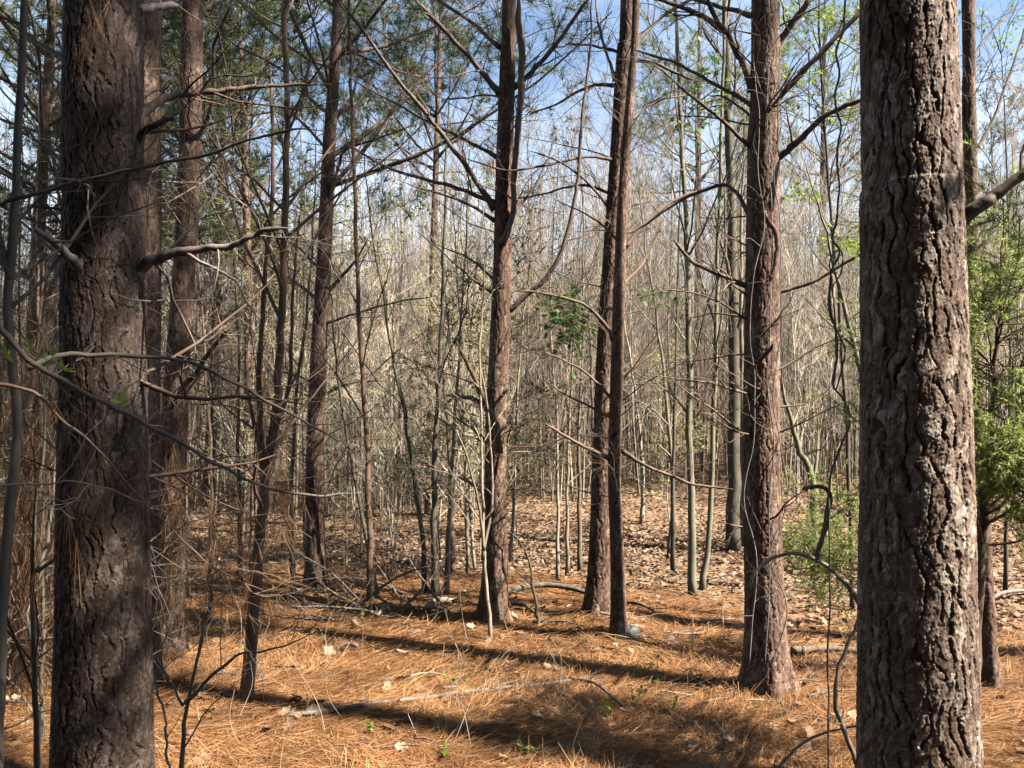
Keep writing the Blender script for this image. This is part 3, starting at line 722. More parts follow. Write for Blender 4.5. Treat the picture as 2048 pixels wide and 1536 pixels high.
# unseen pines added right of the view so their crowns shade the left trunks
def shade_pine(label, x, y, seed, lo=7.5, nb=40, reach=2.7):
    g = float(terrain(x, y)); rng = np.random.default_rng(seed)
    P = np.array([[x, y, g - .1], [x + .1, y, g + 6], [x + .2, y + .1, g + 15]]); R = np.array([.14, .1, .015]); base = np.array([x, y, g])
    root = thing("pine_tree", label, "pine tree", base, "unseen pines added for shade right of the view")
    link("trunk", trunk_mb(P, R, .03, g + 15, .05, .12, .008, seed, .2).mesh("trunk", M_BARK_RED, base), root)
    crown_parts(rng, root, base, P, R, g + lo, g + 15, nb, reach, 0, .0035, None, 40, 0, (.16, .24))
shade_pine("unseen pine added right of the camera, crown shading the large dark trunk", 4.5, -.1, 140, 7.4, 54, 1.8)
shade_pine("unseen pine added for shade, level with the large right trunk", 4.8, 2.1, 141, 8.5, 44, 1.7)
shade_pine("unseen pine added for shade, level with the cedar", 5.7, 4.75, 142, 9.5, 40, 1.7)
# unseen pine wood added behind the camera, thick to keep sky off the trunks
rng = np.random.default_rng(150); tm_, nm_ = MB(), MB()
close = [(2.0, -.9), (.3, -1.7), (-2.0, -.7), (-2.9, .3), (3.0, -1.9), (-4.6, 1.0), (-6.4, 3.0), (-1.0, -2.2), (-4.2, -1.0)]
for k in range(120):
    x, y = close[k] if k < len(close) else (rng.uniform(-15, 6), -2.3 - 15 * rng.uniform() ** 1.3)
    if k >= len(close) and ((y > -4 and abs(x) < 1.5) or x > 3.5 - y * .6): continue
    g = float(terrain(x, y)); h = rng.uniform(11, 15); P = spline(np.array([[x, y, g - .1], [x + rng.normal(0, .2), y, g + h * .5], [x, y, g + h]]), 14); R = rng.uniform(.08, .15) * np.linspace(1, .12, 14)
    tubes(tm_, P, R, 8)
    a, ra = sprout(rng, P[None], R[None], 38, (.33 if k < len(close) else .14), .98, (50, 85), (1.0, 2.4), 6, .12, .12, .4, .006, .3, longer_low=.3)
    b, rb = sprout(rng, a, ra, 5, .3, 1, (30, 60), (.4, 1.0), 4, .1, .14, .5, .004)
    tubes(tm_, a, ra, 4); tubes(tm_, b, rb, 3)
    for X in (a, b): tufts(nm_, rng, X[:, -1], X[:, -1] - X[:, -2], 26, (.18, .3), .007, (10, 75)); tufts(nm_, rng, X[:, -2], X[:, -1] - X[:, -2], 16, (.18, .3), .007, (20, 80))
pw = tag(link("unseen_pine_wood", tm_.mesh("unseen_pine_wood", M_BARK_RED)), "unseen dense pine wood added behind the viewer to hold back sky light", "pine wood", kind="stuff")
link("needles", nm_.mesh("needles", M_NEEDLE, smooth=False), pw)

# ------------------------------------------------------------------ bare saplings
def tree_twigs(rng, P, R, n1, L1, n2, L2, n3, L3, up=.25, ang=(28, 55), t0=.2, rm=.0022, K=6):
    a, ra = sprout(rng, P, R, n1, t0, .98, ang, L1, K, up, .12, .5, rm * 2, .3, longer_low=.5)
    b, rb = sprout(rng, a, ra, n2, .2, 1, (25, 55), L2, 5, up * .6, .16, .6, rm)
    c, rc = sprout(rng, b, rb, n3, .2, 1, (25, 60), L3, 4, .08, .2, .7, rm * .7)
    return (a, ra), (b, rb), (c, rc)

def sapling_meshes(seed, Hh, r0, stems=1, n1=26, bud=False, rm=.0025):
    rng = np.random.default_rng(seed); tm, cm, lm = MB(), MB(), MB()
    for s in range(stems):
        lean = rng.normal(0, .35 if stems > 1 else .16, 2) ; h = Hh * rng.uniform(.8, 1)
        pts = np.array([[rng.normal(0, .05) * (stems > 1), rng.normal(0, .05) * (stems > 1), -.1], [lean[0] * .3, lean[1] * .3, h * .3], [lean[0] * .7 + rng.normal(0, .1), lean[1] * .7, h * .65], [lean[0] * 1.2, lean[1] * 1.2, h]])
        P = spline(pts, 22, .016, rng); R = r0 * np.linspace(1, .12, 22) ** .9 * (1 + .35 * np.exp(-np.arange(22) * .9))
        tubes(tm, P, R, 7)
        g = tree_twigs(rng, P[None], R[None], n1, (Hh * .07, Hh * .2), 6, (.2, .65), 4, (.1, .38), .22, (25, 55), .15, rm)
        for (p, r), sd in zip(g, (4, 3, 3)): tubes(cm, p, r, sd)
        if bud:
            for p, _ in g[1:]: leaves(lm, rng, p[:, -1], p[:, -1] - p[:, -2], (.04, .08), .4); leaves(lm, rng, p[:, -2], rng.normal(size=p[:, -2].shape), (.03, .07), .4)
    return tm.mesh("trunk", M_SAP), cm.mesh("twigs", M_SAPTW), (lm.mesh("leaves", M_BUD, smooth=False) if bud else None)

variants = [sapling_meshes(200 + k, h, r, st, n, bd) for k, (h, r, st, n, bd) in enumerate((
    (8.0, .017, 1, 20, False), (9.5, .025, 1, 22, False), (7.0, .013, 1, 17, False), (8.5, .015, 2, 13, False),
    (6.0, .010, 1, 15, False), (9.0, .021, 1, 22, True), (7.5, .012, 3, 10, False), (10, .03, 1, 24, False), (5.0, .012, 1, 16, True)))]
refs = [(634, "the dark left pine"), (990, "the centre pine"), (1196, "the crossing pair"), (1533, "the sunlit pine"), (1836, "the large right trunk")]
def gap_name(px):
    if px < 440: return "at the left behind the slim pine"
    if px < 634: return "left of the dark left pine"
    for (a, na), (b, nb) in zip(refs, refs[1:]):
        if a <= px < b: return f"between {na} and {nb}"
    return "right of the large right trunk"
rng = np.random.default_rng(77)
spots = []
tries = 0
while len(spots) < 296 and tries < 20000:
    tries += 1
    y = 8.2 + 15.5 * rng.uniform() ** .8
    x = rng.uniform(-.72, .72) * y if tries % 3 else rng.uniform(-.26, -.02) * y
    px = 1024 + x / y * FPX
    if 1000 < px < 1560 and y < 10.5 and rng.uniform() < .8: continue      # the open leaf slope
    if px < 620 and y < 10 : continue
    if any((x - a) ** 2 + (y - b) ** 2 < .34 ** 2 for a, b, _ in spots): continue
    if any(math.hypot(x - t["base"][0], y - t["base"][1]) < .5 for t in NEAR): continue
    spots.append((x, y, px))
spots.sort(key=lambda s: s[1])
cnt = {}
ordw = "first second third fourth fifth sixth seventh eighth ninth tenth eleventh twelfth thirteenth fourteenth fifteenth sixteenth".split()
protos = {}
near_gap = {}
for k, (x, y, px) in enumerate(spots[:70]): near_gap.setdefault(gap_name(px), []).append((px, k))
rank = {}
for gname, lst in near_gap.items():
    for r_, (px, k) in enumerate(sorted(lst)): rank[k] = ordw[min(r_, 15)]
for k, (x, y, px) in enumerate(spots):
    vi = int(rng.choice(9, p=[.17, .14, .15, .1, .12, .08, .1, .07, .07]))
    if px < 640 and rng.uniform() < .65: vi = 5
    g = float(terrain(x, y)); gn = gap_name(px)
    kind = ["slim grey", "tall grey", "thin", "twin stemmed", "short thin", "budding", "clumped", "stout pale", "low budding"][vi]
    if k < 70: lab, grp = f"{kind} sapling, {rank[k]} from left {gn}", "bare saplings in the nearest row"
    else: lab, grp = f"thin bare sapling deep in the thicket {gn}", f"bare saplings deep in the thicket {gn}"
    if vi not in protos:
        root = thing("sapling", lab, "sapling", (x, y, g), grp)
        for nm, me in zip(("trunk", "twigs", "leaves"), variants[vi]):
            if me: link(nm, me, root)
        protos[vi] = root
    else:
        root = copy_tree(protos[vi]); root["label"] = lab; root["group"] = grp
    root.location = (x, y, g); root.rotation_euler = (rng.normal(0, .03), rng.normal(0, .03), rng.uniform(0, 6.283))
    s = rng.uniform(.72, 1.15); root.scale = (s * .8, s * .8, s * (.5 if y < 12 else .6))

# the wood beyond that reads as one mass
rng = np.random.default_rng(99)
N = 5200
y = 12.5 + 56 * rng.uniform(0, 1, N) ** 1.1; x = rng.uniform(-.78, .78, N) * y
hh = rng.uniform(3.6, 7.4, N); z = terrain(x, y)
lean = rng.normal(0, .24, (N, 2)); K = 6; t = np.linspace(0, 1, K)
P = np.stack([x[:, None] + lean[:, :1] * t + rng.normal(0, .03, (N, K)), y[:, None] + lean[:, 1:] * t, z[:, None] - .1 + hh[:, None] * t], -1)
R = (.006 + .024 * rng.uniform(0, 1, N) ** 1.9)[:, None] * np.linspace(1, .2, K)
mb = MB(); tubes(mb, P, R, 5)
(a, ra), (b, rb), (c, rc) = tree_twigs(rng, P, R, 8, (.6, 1.8), 4, (.3, .8), 2, (.2, .5), .28, (16, 42), .12, .003, 4)
tubes(mb, a, ra, 3); tubes(mb, b, rb, 3); tubes(mb, c, rc, 3)
tag(link("far_wood", mb.mesh("far_wood", M_SAPTW)), "far mass of bare grey stems and twigs on the hillside", "far wood", kind="stuff")

# ------------------------------------------------------------------ single saplings that stand out
def stem_tree(name, label, cat, px, w, Y=None, m=None, twigs=(10, (.4, 1.0), 4, (.2, .5), 2, (.1, .3)), up=.2, t0=.25, group=None, tw_m=None, seed=1, extra=(), rm=.0018, sides=8, ang=(28, 58), noise=.012, grounded=True):
    rng = np.random.default_rng(seed)
    if Y is None: Y = Gd(*px[0])[1]
    P = np.array([U(a, b, Y) for a, b in px]); n = len(P)
    R = np.linspace(w[0], 1.4 if px[-1][1] > 0 else w[1], n) / 2 * Y / FPX
    if grounded:
        gz = float(terrain(P[0, 0], Y)) - .05
        if P[0, 2] > gz + .1: P = np.vstack([[P[0, 0], P[0, 1], gz], P]); R = np.concatenate([[R[0] * 1.1], R])
        else: P[0, 2] = gz
    Q = spline(np.column_stack([P, R]), max(16, 5 * n), 0); Q[:, :3] += (lambda w_: np.vstack([[0, 0, 0], w_[1:]]))(rng.normal(0, noise * .5, (len(Q), 3)))
    base = np.array([P[0, 0], P[0, 1], float(terrain(P[0, 0], P[0, 1])) if grounded else P[0, 2]])
    root = thing(name, label, cat, base, group)
    mb = MB(); rr = Q[:, 3] * (1 + .3 * np.exp(-np.arange(len(Q)) * .6)); tubes(mb, Q[:, :3], rr, sides, cap=True)
    link("trunk", mb.mesh("trunk", m or M_SAP_DARK, base), root)
    t = dict(root=root, base=base, P=P, R=R, Y=Y, rng=rng, Q=Q)
    for e in extra:
        limb(t, e[0], e[1], e[2], e[3], e[4] if len(e) > 4 else 3, m or M_SAP_DARK)
    if twigs:
        mb = MB(); g = tree_twigs(rng, Q[None, :, :3], rr[None], *twigs, up, ang, t0, rm)
        for (p, r), sd in zip(g, (5, 3, 3)): tubes(mb, p, r, sd)
        link("twigs", mb.mesh("twigs", tw_m or m or M_SAP_DARK, base), root)
        t["g"] = g
    return t
TW = (11, (.4, 1.3), 5, (.2, .55), 3, (.1, .3))
stem_tree("sapling", "mossy grey sapling forking low beside a slanting twin, left of the sunlit pine", "sapling", [(1386, 1190), (1383, 1000), (1378, 800), (1374, 500), (1362, 250), (1350, 0)], (16, 7), None, M_MOSSY, TW, .2, .3, seed=1)
stem_tree("sapling", "sapling slanting off from the foot of the mossy grey sapling", "sapling", [(1404, 1180), (1418, 1080), (1427, 850), (1434, 600), (1442, 300), (1452, 0)], (12, 6), None, M_MOSSY, TW, .2, .3, seed=2)
stem_tree("hardwood_tree", "broad dark grey trunk just behind the sunlit pine on its left", "tree", [(1466, 1105), (1468, 800), (1466, 500), (1456, 200), (1450, 0)], (26, 14), 9.6, M_SAP_DARK, TW, .2, .3, seed=3)
stem_tree("hardwood_tree", "pale grey trunk between the broad dark one and the sunlit pine", "tree", [(1488, 1098), (1484, 800), (1482, 500), (1490, 200)], (17, 9), 9.9, M_SAP, TW, .2, .3, seed=4)
stem_tree("sapling", "straight red brown sapling right of the dark left pine", "sapling", [(741, 1202), (738, 1000), (732, 850), (718, 600), (706, 300), (698, 0)], (13, 6), None, M_SAP_RED, TW, .15, .25, tw_m=M_TWIG_RED, seed=5)
stem_tree("sapling", "dark thick sapling above the brush pile, left of its paler twin", "sapling", [(871, 1192), (868, 1000), (876, 800), (884, 600), (893, 300), (905, 100)], (15, 6), None, M_SAP_DARK, TW, .2, .25, seed=6)
stem_tree("sapling", "paler sapling beside the dark thick one at the brush pile", "sapling", [(893, 1190), (900, 1000), (913, 800), (928, 560), (940, 300)], (11, 5), None, M_SAP, TW, .2, .25, seed=7)
stem_tree("sapling", "slim sapling leaning far to the left behind the brush pile", "sapling", [(852, 1185), (842, 1060), (812, 850), (775, 650), (742, 450), (722, 250)], (11, 4), None, M_SAP_DARK, TW, .2, .25, seed=8)
stem_tree("sapling", "second slim sapling leaning left, from the brush pile up towards the dark left pine", "sapling", [(757, 1197), (718, 1000), (682, 800), (666, 650), (655, 520)], (9, 4), None, M_SAP_DARK, TW, .2, .3, seed=9)
stem_tree("sapling", "pale thin sapling standing right in front of the centre pine", "sapling", [(982, 1277), (968, 1080), (963, 900), (960, 700), (972, 500), (968, 420)], (7.5, 3), None, M_SAP, (12, (.3, .8), 4, (.15, .4), 2, (.1, .25)), .1, .2, seed=10, extra=[([(968, 1100), (955, 1000), (930, 900), (900, 850), (850, 820)], 6, 3, -.3, 5), ([(966, 1120), (985, 980), (975, 820), (955, 700)], 6, 3, .1, 4)])
stem_tree("sapling", "short dark bare stick right of the centre pine, bent over at its top", "sapling", [(1079, 1252), (1062, 1140), (1040, 1085), (1010, 1060)], (7, 3), None, M_SAP_DARK, (4, (.1, .3), 2, (.1, .2), 1, (.05, .1)), .0, .3, seed=11)
for k, (p, w, l) in enumerate((([(1115, 1158), (1115, 900), (1102, 600), (1118, 300)], (7, 4), "left one of three slim saplings between the centre pine and the crossing pair"),
                               ([(1133, 1152), (1137, 900), (1150, 600), (1170, 350)], (7, 4), "middle one of three slim saplings between the centre pine and the crossing pair"),
                               ([(1160, 1142), (1158, 900), (1166, 600), (1162, 300)], (9, 5), "right one of three slim saplings between the centre pine and the crossing pair"),
                               ([(1340, 1112), (1345, 950), (1322, 700), (1292, 500), (1272, 300)], (10, 5), "slim sapling leaning left over the leaf slope, right of the crossing pair"),
                               ([(1283, 1048), (1286, 950), (1272, 800), (1240, 600), (1200, 400)], (9, 4), "curved sapling high on the leaf slope, right of the crossing pair"),
                               ([(1022, 1130), (1030, 900), (1045, 650), (1075, 400)], (7.5, 4), "grey sapling just right of the centre pine, leaning right"),
                               ([(935, 1150), (930, 900), (920, 650), (900, 350)], (7.5, 4), "grey sapling just left of the centre pine, leaning left"))):
    stem_tree("sapling", l, "sapling", p, w, None, M_SAP, TW, .2, .2, seed=20 + k)
stem_tree("sapling", "mossy stem leaning left behind the sunlit pine, foot above the low cedar", "sapling", [(1626, 970), (1600, 905), (1585, 850), (1566, 780), (1550, 700), (1530, 560)], (15, 8), 7.6, M_MOSSY, (8, (.4, 1.), 4, (.2, .5), 2, (.1, .3)), .2, .3, seed=31)
stem_tree("sapling", "mossy stem leaning left out from behind the large right trunk", "sapling", [(1800, 1150), (1760, 900), (1722, 740), (1690, 620), (1668, 530), (1640, 420), (1600, 300)], (16, 8), 6.2, M_MOSSY, (10, (.4, 1.1), 4, (.2, .5), 2, (.1, .3)), .2, .4, seed=32)
R2 = stem_tree("pine_sapling", "crooked red barked young tree draped with dead straw, left of the dark pine", "young tree", [(493, 1395), (508, 1200), (520, 1050), (538, 920), (552, 820), (560, 700), (568, 500), (574, 250), (570, 0)], (25, 11), None, M_SAP_RED, (18, (.4, 1.2), 4, (.2, .5), 3, (.1, .3)), .12, .2, tw_m=M_TWIG_RED, seed=33,
               extra=[([(530, 960), (522, 880), (520, 700), (532, 520), (545, 350), (540, 120)], 13, 6, .15, 6), ([(548, 860), (580, 760), (585, 600), (600, 420)], 10, 4, -.2, 6)])

# ---- left thicket: shaded stems close to the camera
K1 = stem_tree("sapling", "smooth grey stem at the left edge, top to bottom of the view", "sapling", [(-10, 1700), (5, 1200), (25, 960), (36, 860), (22, 700), (16, 600), (24, 480), (34, 330), (42, 160), (50, 0), (60, -200)], (22, 13), 2.35, M_SMOOTH, (6, (.4, 1.0), 4, (.2, .5), 3, (.1, .3)), .1, .4, seed=41, noise=.003,
               extra=[([(20, 560), (-10, 420), (0, 408), (130, 372), (250, 340), (330, 322), (400, 313), (480, 285), (570, 262), (640, 262)], 10, 5, -.15, 7)], rm=.0014)
L1 = stem_tree("sapling", "straight smooth sapling left of the large dark trunk, forking at knee height", "sapling", [(76, 1700), (74, 1500), (68, 1330), (65, 1150), (72, 1000), (90, 880), (84, 700), (100, 500)], (14, 8), 2.9, M_SMOOTH, (6, (.3, .8), 4, (.2, .4), 3, (.1, .3)), .1, .3, seed=42, noise=.003,
               extra=[([(74, 1145), (92, 1090), (106, 1000), (112, 880)], 8, 5, .1, 4), ([(78, 1140), (130, 1105), (185, 1083), (280, 1085), (370, 1088)], 7, 3, -.35, 4)], rm=.0014)
M1 = stem_tree("sapling", "small dark forked sapling at the bottom left, right of the large dark trunk", "sapling", [(362, 1640), (366, 1480), (378, 1390), (402, 1290), (415, 1220), (440, 1095)], (11, 4), 3.1, M_SMOOTH, (5, (.2, .5), 3, (.1, .3), 2, (.1, .2)), .05, .3, seed=43, noise=.003,
               extra=[([(372, 1405), (420, 1355), (478, 1312), (540, 1300), (640, 1262)], 8, 2, -.2, 4), ([(366, 1410), (345, 1370), (322, 1335)], 5, 3, .1, 2)], rm=.0012)
stem_tree("sapling", "pale crooked stem with straw strands between the large dark trunk and the forked sapling", "sapling", [(345, 1640), (330, 1450), (312, 1370), (318, 1320), (338, 1260), (345, 1200)], (6, 3), 3.4, M_SMOOTH, (6, (.2, .5), 3, (.1, .3), 2, (.1, .2)), .05, .2, seed=44, rm=.0013)
def fore_twig(label, px, w, Y0, Y1, m, seed, tw=6):
    rng = np.random.default_rng(seed); mb, tm = limb_mb(rng, px, w[0], w[1], Y0, Y1, tw, 8, .004, (.1, .35))
    b = U(px[0][0], px[0][1], Y0); root = thing("branch", label, "branch", b)
    link("stem", mb.mesh("stem", m, b), root); link("twigs", tm.mesh("twigs", m, b), root)
    return root, b, rng
ft, fb, frng = fore_twig("long smooth twig slanting down across the large dark trunk", [(-60, 590), (0, 655), (60, 722), (130, 762), (220, 810), (300, 852), (390, 905), (480, 952), (570, 984), (640, 990), (720, 984)], (13, 4), 1.75, 2.1, M_SMOOTH, 51)
mb = MB(); bp_ = np.array([U(a, b, 1.75) for a, b in ((10, 708), (18, 712), (60, 690), (98, 722), (103, 716), (62, 706), (125, 738), (130, 742), (240, 805))])
leaves(mb, frng, np.repeat(bp_, 3, 0), frng.normal(0, 1, (len(bp_) * 3, 3)) + np.array([.3, 0, .8]), (.014, .032), .25)
link("buds", mb.mesh("buds", M_YOUNG, fb, smooth=False), ft)
fore_twig("arched smooth twig running right across the large dark trunk above the long one", [(55, 735), (110, 716), (180, 711), (290, 714), (380, 726), (470, 765), (560, 818), (660, 872), (740, 930)], (11, 3), 1.85, 2.2, M_SMOOTH, 52)
fore_twig("thin brown twig sloping down the left side of the large dark trunk", [(-40, 770), (55, 780), (130, 840), (200, 905), (290, 1010), (330, 1045), (420, 1130), (520, 1180)], (7, 2), 1.9, 2.2, M_TWIG_RED, 53, 10)
fore_twig("pale bare twig low across the large dark trunk", [(-30, 968), (60, 970), (140, 963), (215, 978), (270, 1000), (350, 1028)], (5, 2), 1.9, 2.0, M_PALE, 54, 5)

rng = np.random.default_rng(61)
for k in range(26):
    y = rng.uniform(3.6, 8.5); px = rng.uniform(-60, 130) if k < 18 else rng.uniform(330, 610)
    if k >= 18: y = rng.uniform(6.5, 10)
    x = (px - 1024) / FPX * y; yb = 849 + (CAMZ - float(terrain(x, y))) * FPX / y
    h = rng.uniform(500, 1100); ln = rng.normal(0, 40)
    where = "in the thicket at the left edge" if k < 18 else "between the slim pine and the dark left pine"
    wd = rng.uniform(7, 26) * 4 / y
    stem_tree("sapling", f"thin brown stem with tangled dead twigs {where}", "sapling", [(px, yb), (px + ln * .3 + rng.normal(0, 10), yb - h * .35), (px + ln * .7 + rng.normal(0, 10), yb - h * .7), (px + ln, yb - h)], (wd, wd * .4), y,
              M_SAP_RED if k % 3 == 0 else M_SAP_DARK, (16, (.3, 1.0), 4, (.2, .5), 3, (.1, .3)), .02, .05, f"tangled brown stems {where}", M_TWIG_RED, 300 + k, rm=.0016, ang=(45, 90))

# dead needles draped over the thicket, on the slim pine and the red young tree
def drape(name, label, pts, n, seed, L=(.14, .24), w=.0011, bunch=10):
    rng = np.random.default_rng(seed); mb = MB()
    C_ = []
    for (px, py, sx, sy, Y, sY, c) in pts:
        for _ in range(c): C_.append(U(px + rng.normal(0, sx), py + rng.normal(0, sy), max(1.9, Y + rng.normal(0, sY))))
    C_ = np.array(C_); gz = terrain(C_[:, 0], C_[:, 1]); C_[:, 2] = np.maximum(C_[:, 2], gz + .2)
    D_ = np.tile(np.array([0, 0, -1.]), (len(C_), 1)) + rng.normal(0, .22, (len(C_), 3))
    tufts(mb, rng, C_, D_, bunch, L, w, (0, 26))
    return tag(link(name, mb.mesh(name, M_DRAPE, smooth=False)), label, "dead needles", kind="stuff")
drape("hanging_straw", "brown dead needles hanging in the thicket at the left edge", [(60, 950, 55, 170, 4.2, .7, 420), (50, 1180, 60, 90, 4.4, .8, 260), (190, 930, 40, 50, 2.25, .06, 11)], 0, 71)
drape("hanging_straw", "brown dead needles caught on the slim pine and twigs right of the large dark trunk", [(340, 1000, 22, 160, 5.2, .15, 130), (330, 1180, 30, 60, 5.1, .2, 90), (440, 1090, 45, 60, 5.6, .6, 110), (545, 1030, 30, 40, 4.9, .2, 60), (540, 880, 14, 80, 4.7, .12, 50), (515, 1200, 16, 60, 4.6, .1, 40), (185, 60, 12, 14, 2.42, .02, 5)], 0, 72)

# ------------------------------------------------------------------ cedars
def cedar(label, px, w, Y, zr, nb, reach, bias, m, seed, dens=26, size=(.018, .04), lw=.003, up=.0):
    t = stem_tree("cedar", label, "cedar", px, w, Y, M_SAP_RED, None, seed=seed)
    rng = t["rng"]; Q = t["Q"]; Q = Q[(Q[:, 2] > zr[0]) & (Q[:, 2] < zr[1])]
    a, ra = sprout(rng, Q[None, :, :3], Q[None, :, 3], nb, 0, 1, (55, 85), (reach * .5, reach), 8, .03, .10, .35, .004, .3, bias=bias)
    b, rb = sprout(rng, a, ra, 7, .25, 1, (25, 55), (reach * .2, reach * .45), 6, -.02, .14, .6, .002)
    c, rc = sprout(rng, b, rb, 6, .15, 1, (25, 50), (.07, .2), 5, -.05, .14, .6, .0013)
    mb = MB(); tubes(mb, a, ra, 5); tubes(mb, b, rb, 3); tubes(mb, c, rc, 3)
    link("branches", mb.mesh("branches", M_TWIG_RED, t["base"]), t["root"])
    lm = MB()
    N_, K_, _ = c.shape; ii_ = np.repeat(np.arange(N_), dens); tt = rng.uniform(.1, 1, len(ii_)) * (K_ - 1) * .999; i0 = tt.astype(int); f = (tt - i0)[:, None]
    p = lerp(c[ii_, i0], c[ii_, i0 + 1], f); d = nrm(c[ii_, i0 + 1] - c[ii_, i0]); d = nrm(d + rng.normal(0, .55, d.shape))
    s = nrm(np.cross(d, rng.normal(size=d.shape))); tris(lm, p, p + d * rng.uniform(*size, (len(p), 1)), s, lw * Y / 4)
    link("foliage", lm.mesh("foliage", m, t["base"], smooth=False), t["root"])
    return t
cedar("bright green feathery cedar at the right edge beside the large right trunk", [(1940, 1495), (1950, 1250), (1964, 1080), (1975, 930), (1990, 760), (2000, 600), (2010, 470)], (32, 6), 3.5, (1.05, 2.4), 74, .66, (.15, -.1, 0), M_CEDAR, 81, 28, (.02, .042), .0022)
cedar("low bright green cedar showing between the sunlit pine and the large right trunk", [(1742, 1290), (1738, 1150), (1730, 1000), (1722, 930)], (16, 6), 5.3, (.35, 1.0), 22, .66, (-1.0, -.3, 0), M_CEDAR, 82, 17, (.02, .042), .0022)
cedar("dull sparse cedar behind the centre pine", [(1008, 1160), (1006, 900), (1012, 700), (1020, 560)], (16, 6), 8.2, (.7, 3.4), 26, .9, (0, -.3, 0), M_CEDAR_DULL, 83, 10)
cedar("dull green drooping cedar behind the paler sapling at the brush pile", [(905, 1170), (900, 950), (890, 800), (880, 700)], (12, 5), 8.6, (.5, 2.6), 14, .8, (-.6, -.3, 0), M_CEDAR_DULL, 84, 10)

# ---- leafy saplings just coming into leaf
def leafy(label, px, w, Y, clusters, m, seed, size=(.05, .09), name="leafing_sapling"):
    t = stem_tree(name, label, "sapling", px, w, Y, M_SAP_DARK, (8, (.4, 1.0), 4, (.2, .5), 2, (.1, .3)), .2, .3, seed=seed)
    rng = t["rng"]; lm = MB(); bm = MB()
    for (cx, cy, sx, sy, n) in clusters:
        src = t["Q"][np.argmin(np.abs(t["Q"][:, 2] - (U(cx, cy, Y)[2] - .3))), :3]; dst = U(cx, cy, Y + rng.normal(0, .2))
        P = spline(np.array([src, lerp(src, dst, .55) + [0, 0, .12], dst]), 12, .01, rng); R = np.linspace(.006, .002, 12); tubes(bm, P, R, 4)
        c = np.array([U(cx + rng.normal(0, sx), cy + rng.normal(0, sy), Y + rng.normal(0, .25)) for _ in range(n)])
        j = np.clip(rng.normal(10, 2, n).astype(int), 3, 11); Pt = np.stack([P[j], lerp(P[j], c, .5) + rng.normal(0, .02, c.shape), c], 1); tubes(bm, Pt, np.full((n, 3), .0015), 3)
        for _ in range(3): leaves(lm, rng, c + rng.normal(0, .012, c.shape), rng.normal(0, 1, c.shape) + [0, 0, -.25], size, .3, .35)
    link("branches", bm.mesh("branches", M_SAP_DARK, t["base"]), t["root"])
    link("leaves", lm.mesh("leaves", m, t["base"], smooth=False), t["root"])
    return t
leafy("thin sapling with a dark green leafy spray, between the centre pine and the crossing pair", [(1190, 1150), (1185, 900), (1180, 650), (1170, 500)], (8, 4), 7.0, [(1150, 640, 30, 34, 60), (1115, 612, 26, 18, 40), (1130, 680, 18, 20, 24)], M_DARKLEAF, 91)
leafy("thin sapling with fresh yellow green leaves between sunlit pine and large right trunk", [(1705, 1170), (1690, 800), (1660, 400), (1640, 100), (1640, -40)], (9, 4), 6.8,
      [(1600, 30, 40, 26, 60), (1680, 50, 26, 36, 60), (1590, 170, 26, 24, 34), (1660, 200, 40, 30, 50), (1600, 385, 24, 14, 34), (1680, 480, 34, 14, 50), (1420, 200, 40, 40, 26)], M_YOUNG, 92, (.03, .055))
leafy("thin sapling with fresh yellow green leaves at the top right corner", [(2010, 1200), (2020, 800), (2015, 400), (2000, 50)], (8, 4), 7.4, [(1960, 30, 30, 22, 14), (2020, 110, 26, 26, 12), (2040, 30, 20, 30, 16)], M_YOUNG, 93, (.035, .06))
leafy("thin sapling with dark leaves high between the crossing pair and the sunlit pine", [(1345, 1100), (1350, 800), (1360, 400), (1380, 100)], (8, 4), 8.6, [(1400, 170, 36, 40, 34), (1340, 600, 30, 16, 16), (1300, 590, 26, 12, 10), (1400, 240, 26, 26, 16)], M_DARKLEAF, 94, (.06, .1))

# ------------------------------------------------------------------ vines
def vine(label, px, w, Y, m, seed, tw=3, dY=0):
    rng = np.random.default_rng(seed); n = len(px); P = np.array([U(a, b, Y + dY * k / (n - 1)) for k, (a, b) in enumerate(px)])
    Q = spline(P, n * 6, .004, rng); R = np.linspace(w[0], w[1], len(Q)) / 2 * Y / FPX * rng.uniform(.85, 1.15, len(Q))
    mb = MB(); tubes(mb, Q, R, 7, cap=True)
    if tw:
        a, ra = sprout(rng, Q[None], R[None], tw, .05, 1, (30, 80), (.1, .4), 6, 0, .3, .5, .0013); tubes(mb, a, ra, 3)
    b = P[np.argmin(P[:, 2])]; root = thing("vine", label, "vine", b)
    link("stem", mb.mesh("stem", m, b), root)
    return root
vine("dark twisting vine hanging from the top left of the large right trunk", [(1640, 1095), (1655, 1000), (1662, 950), (1685, 880), (1700, 840), (1688, 800), (1666, 765), (1676, 690), (1660, 620), (1664, 545), (1680, 505), (1664, 478), (1672, 440), (1678, 380), (1674, 300), (1680, 255), (1668, 200), (1680, 150), (1672, 100), (1686, 55), (1690, -20)], (4.5, 4.5), 3.4, M_SAP_DARK, 151)
vine("second strand looping round the twisting vine", [(1672, 780), (1690, 700), (1664, 640), (1658, 590), (1684, 540), (1682, 500), (1660, 520), (1668, 600), (1672, 690), (1668, 780)], (3.5, 3), 3.42, M_VINE, 152, 1)
vine("straight thin vine hanging to the ground left of the large right trunk", [(1657, 1560), (1656, 1400), (1660, 1200), (1657, 1000)], (4, 3), 3.3, M_VINE, 153, 0)
vine("arching bare stem bowed over in front of the sunlit pine's foot", [(1735, 1225), (1690, 1168), (1650, 1128), (1600, 1108), (1545, 1115), (1510, 1145), (1500, 1180)], (10, 6), 3.7, M_MOSSY, 154, 4)
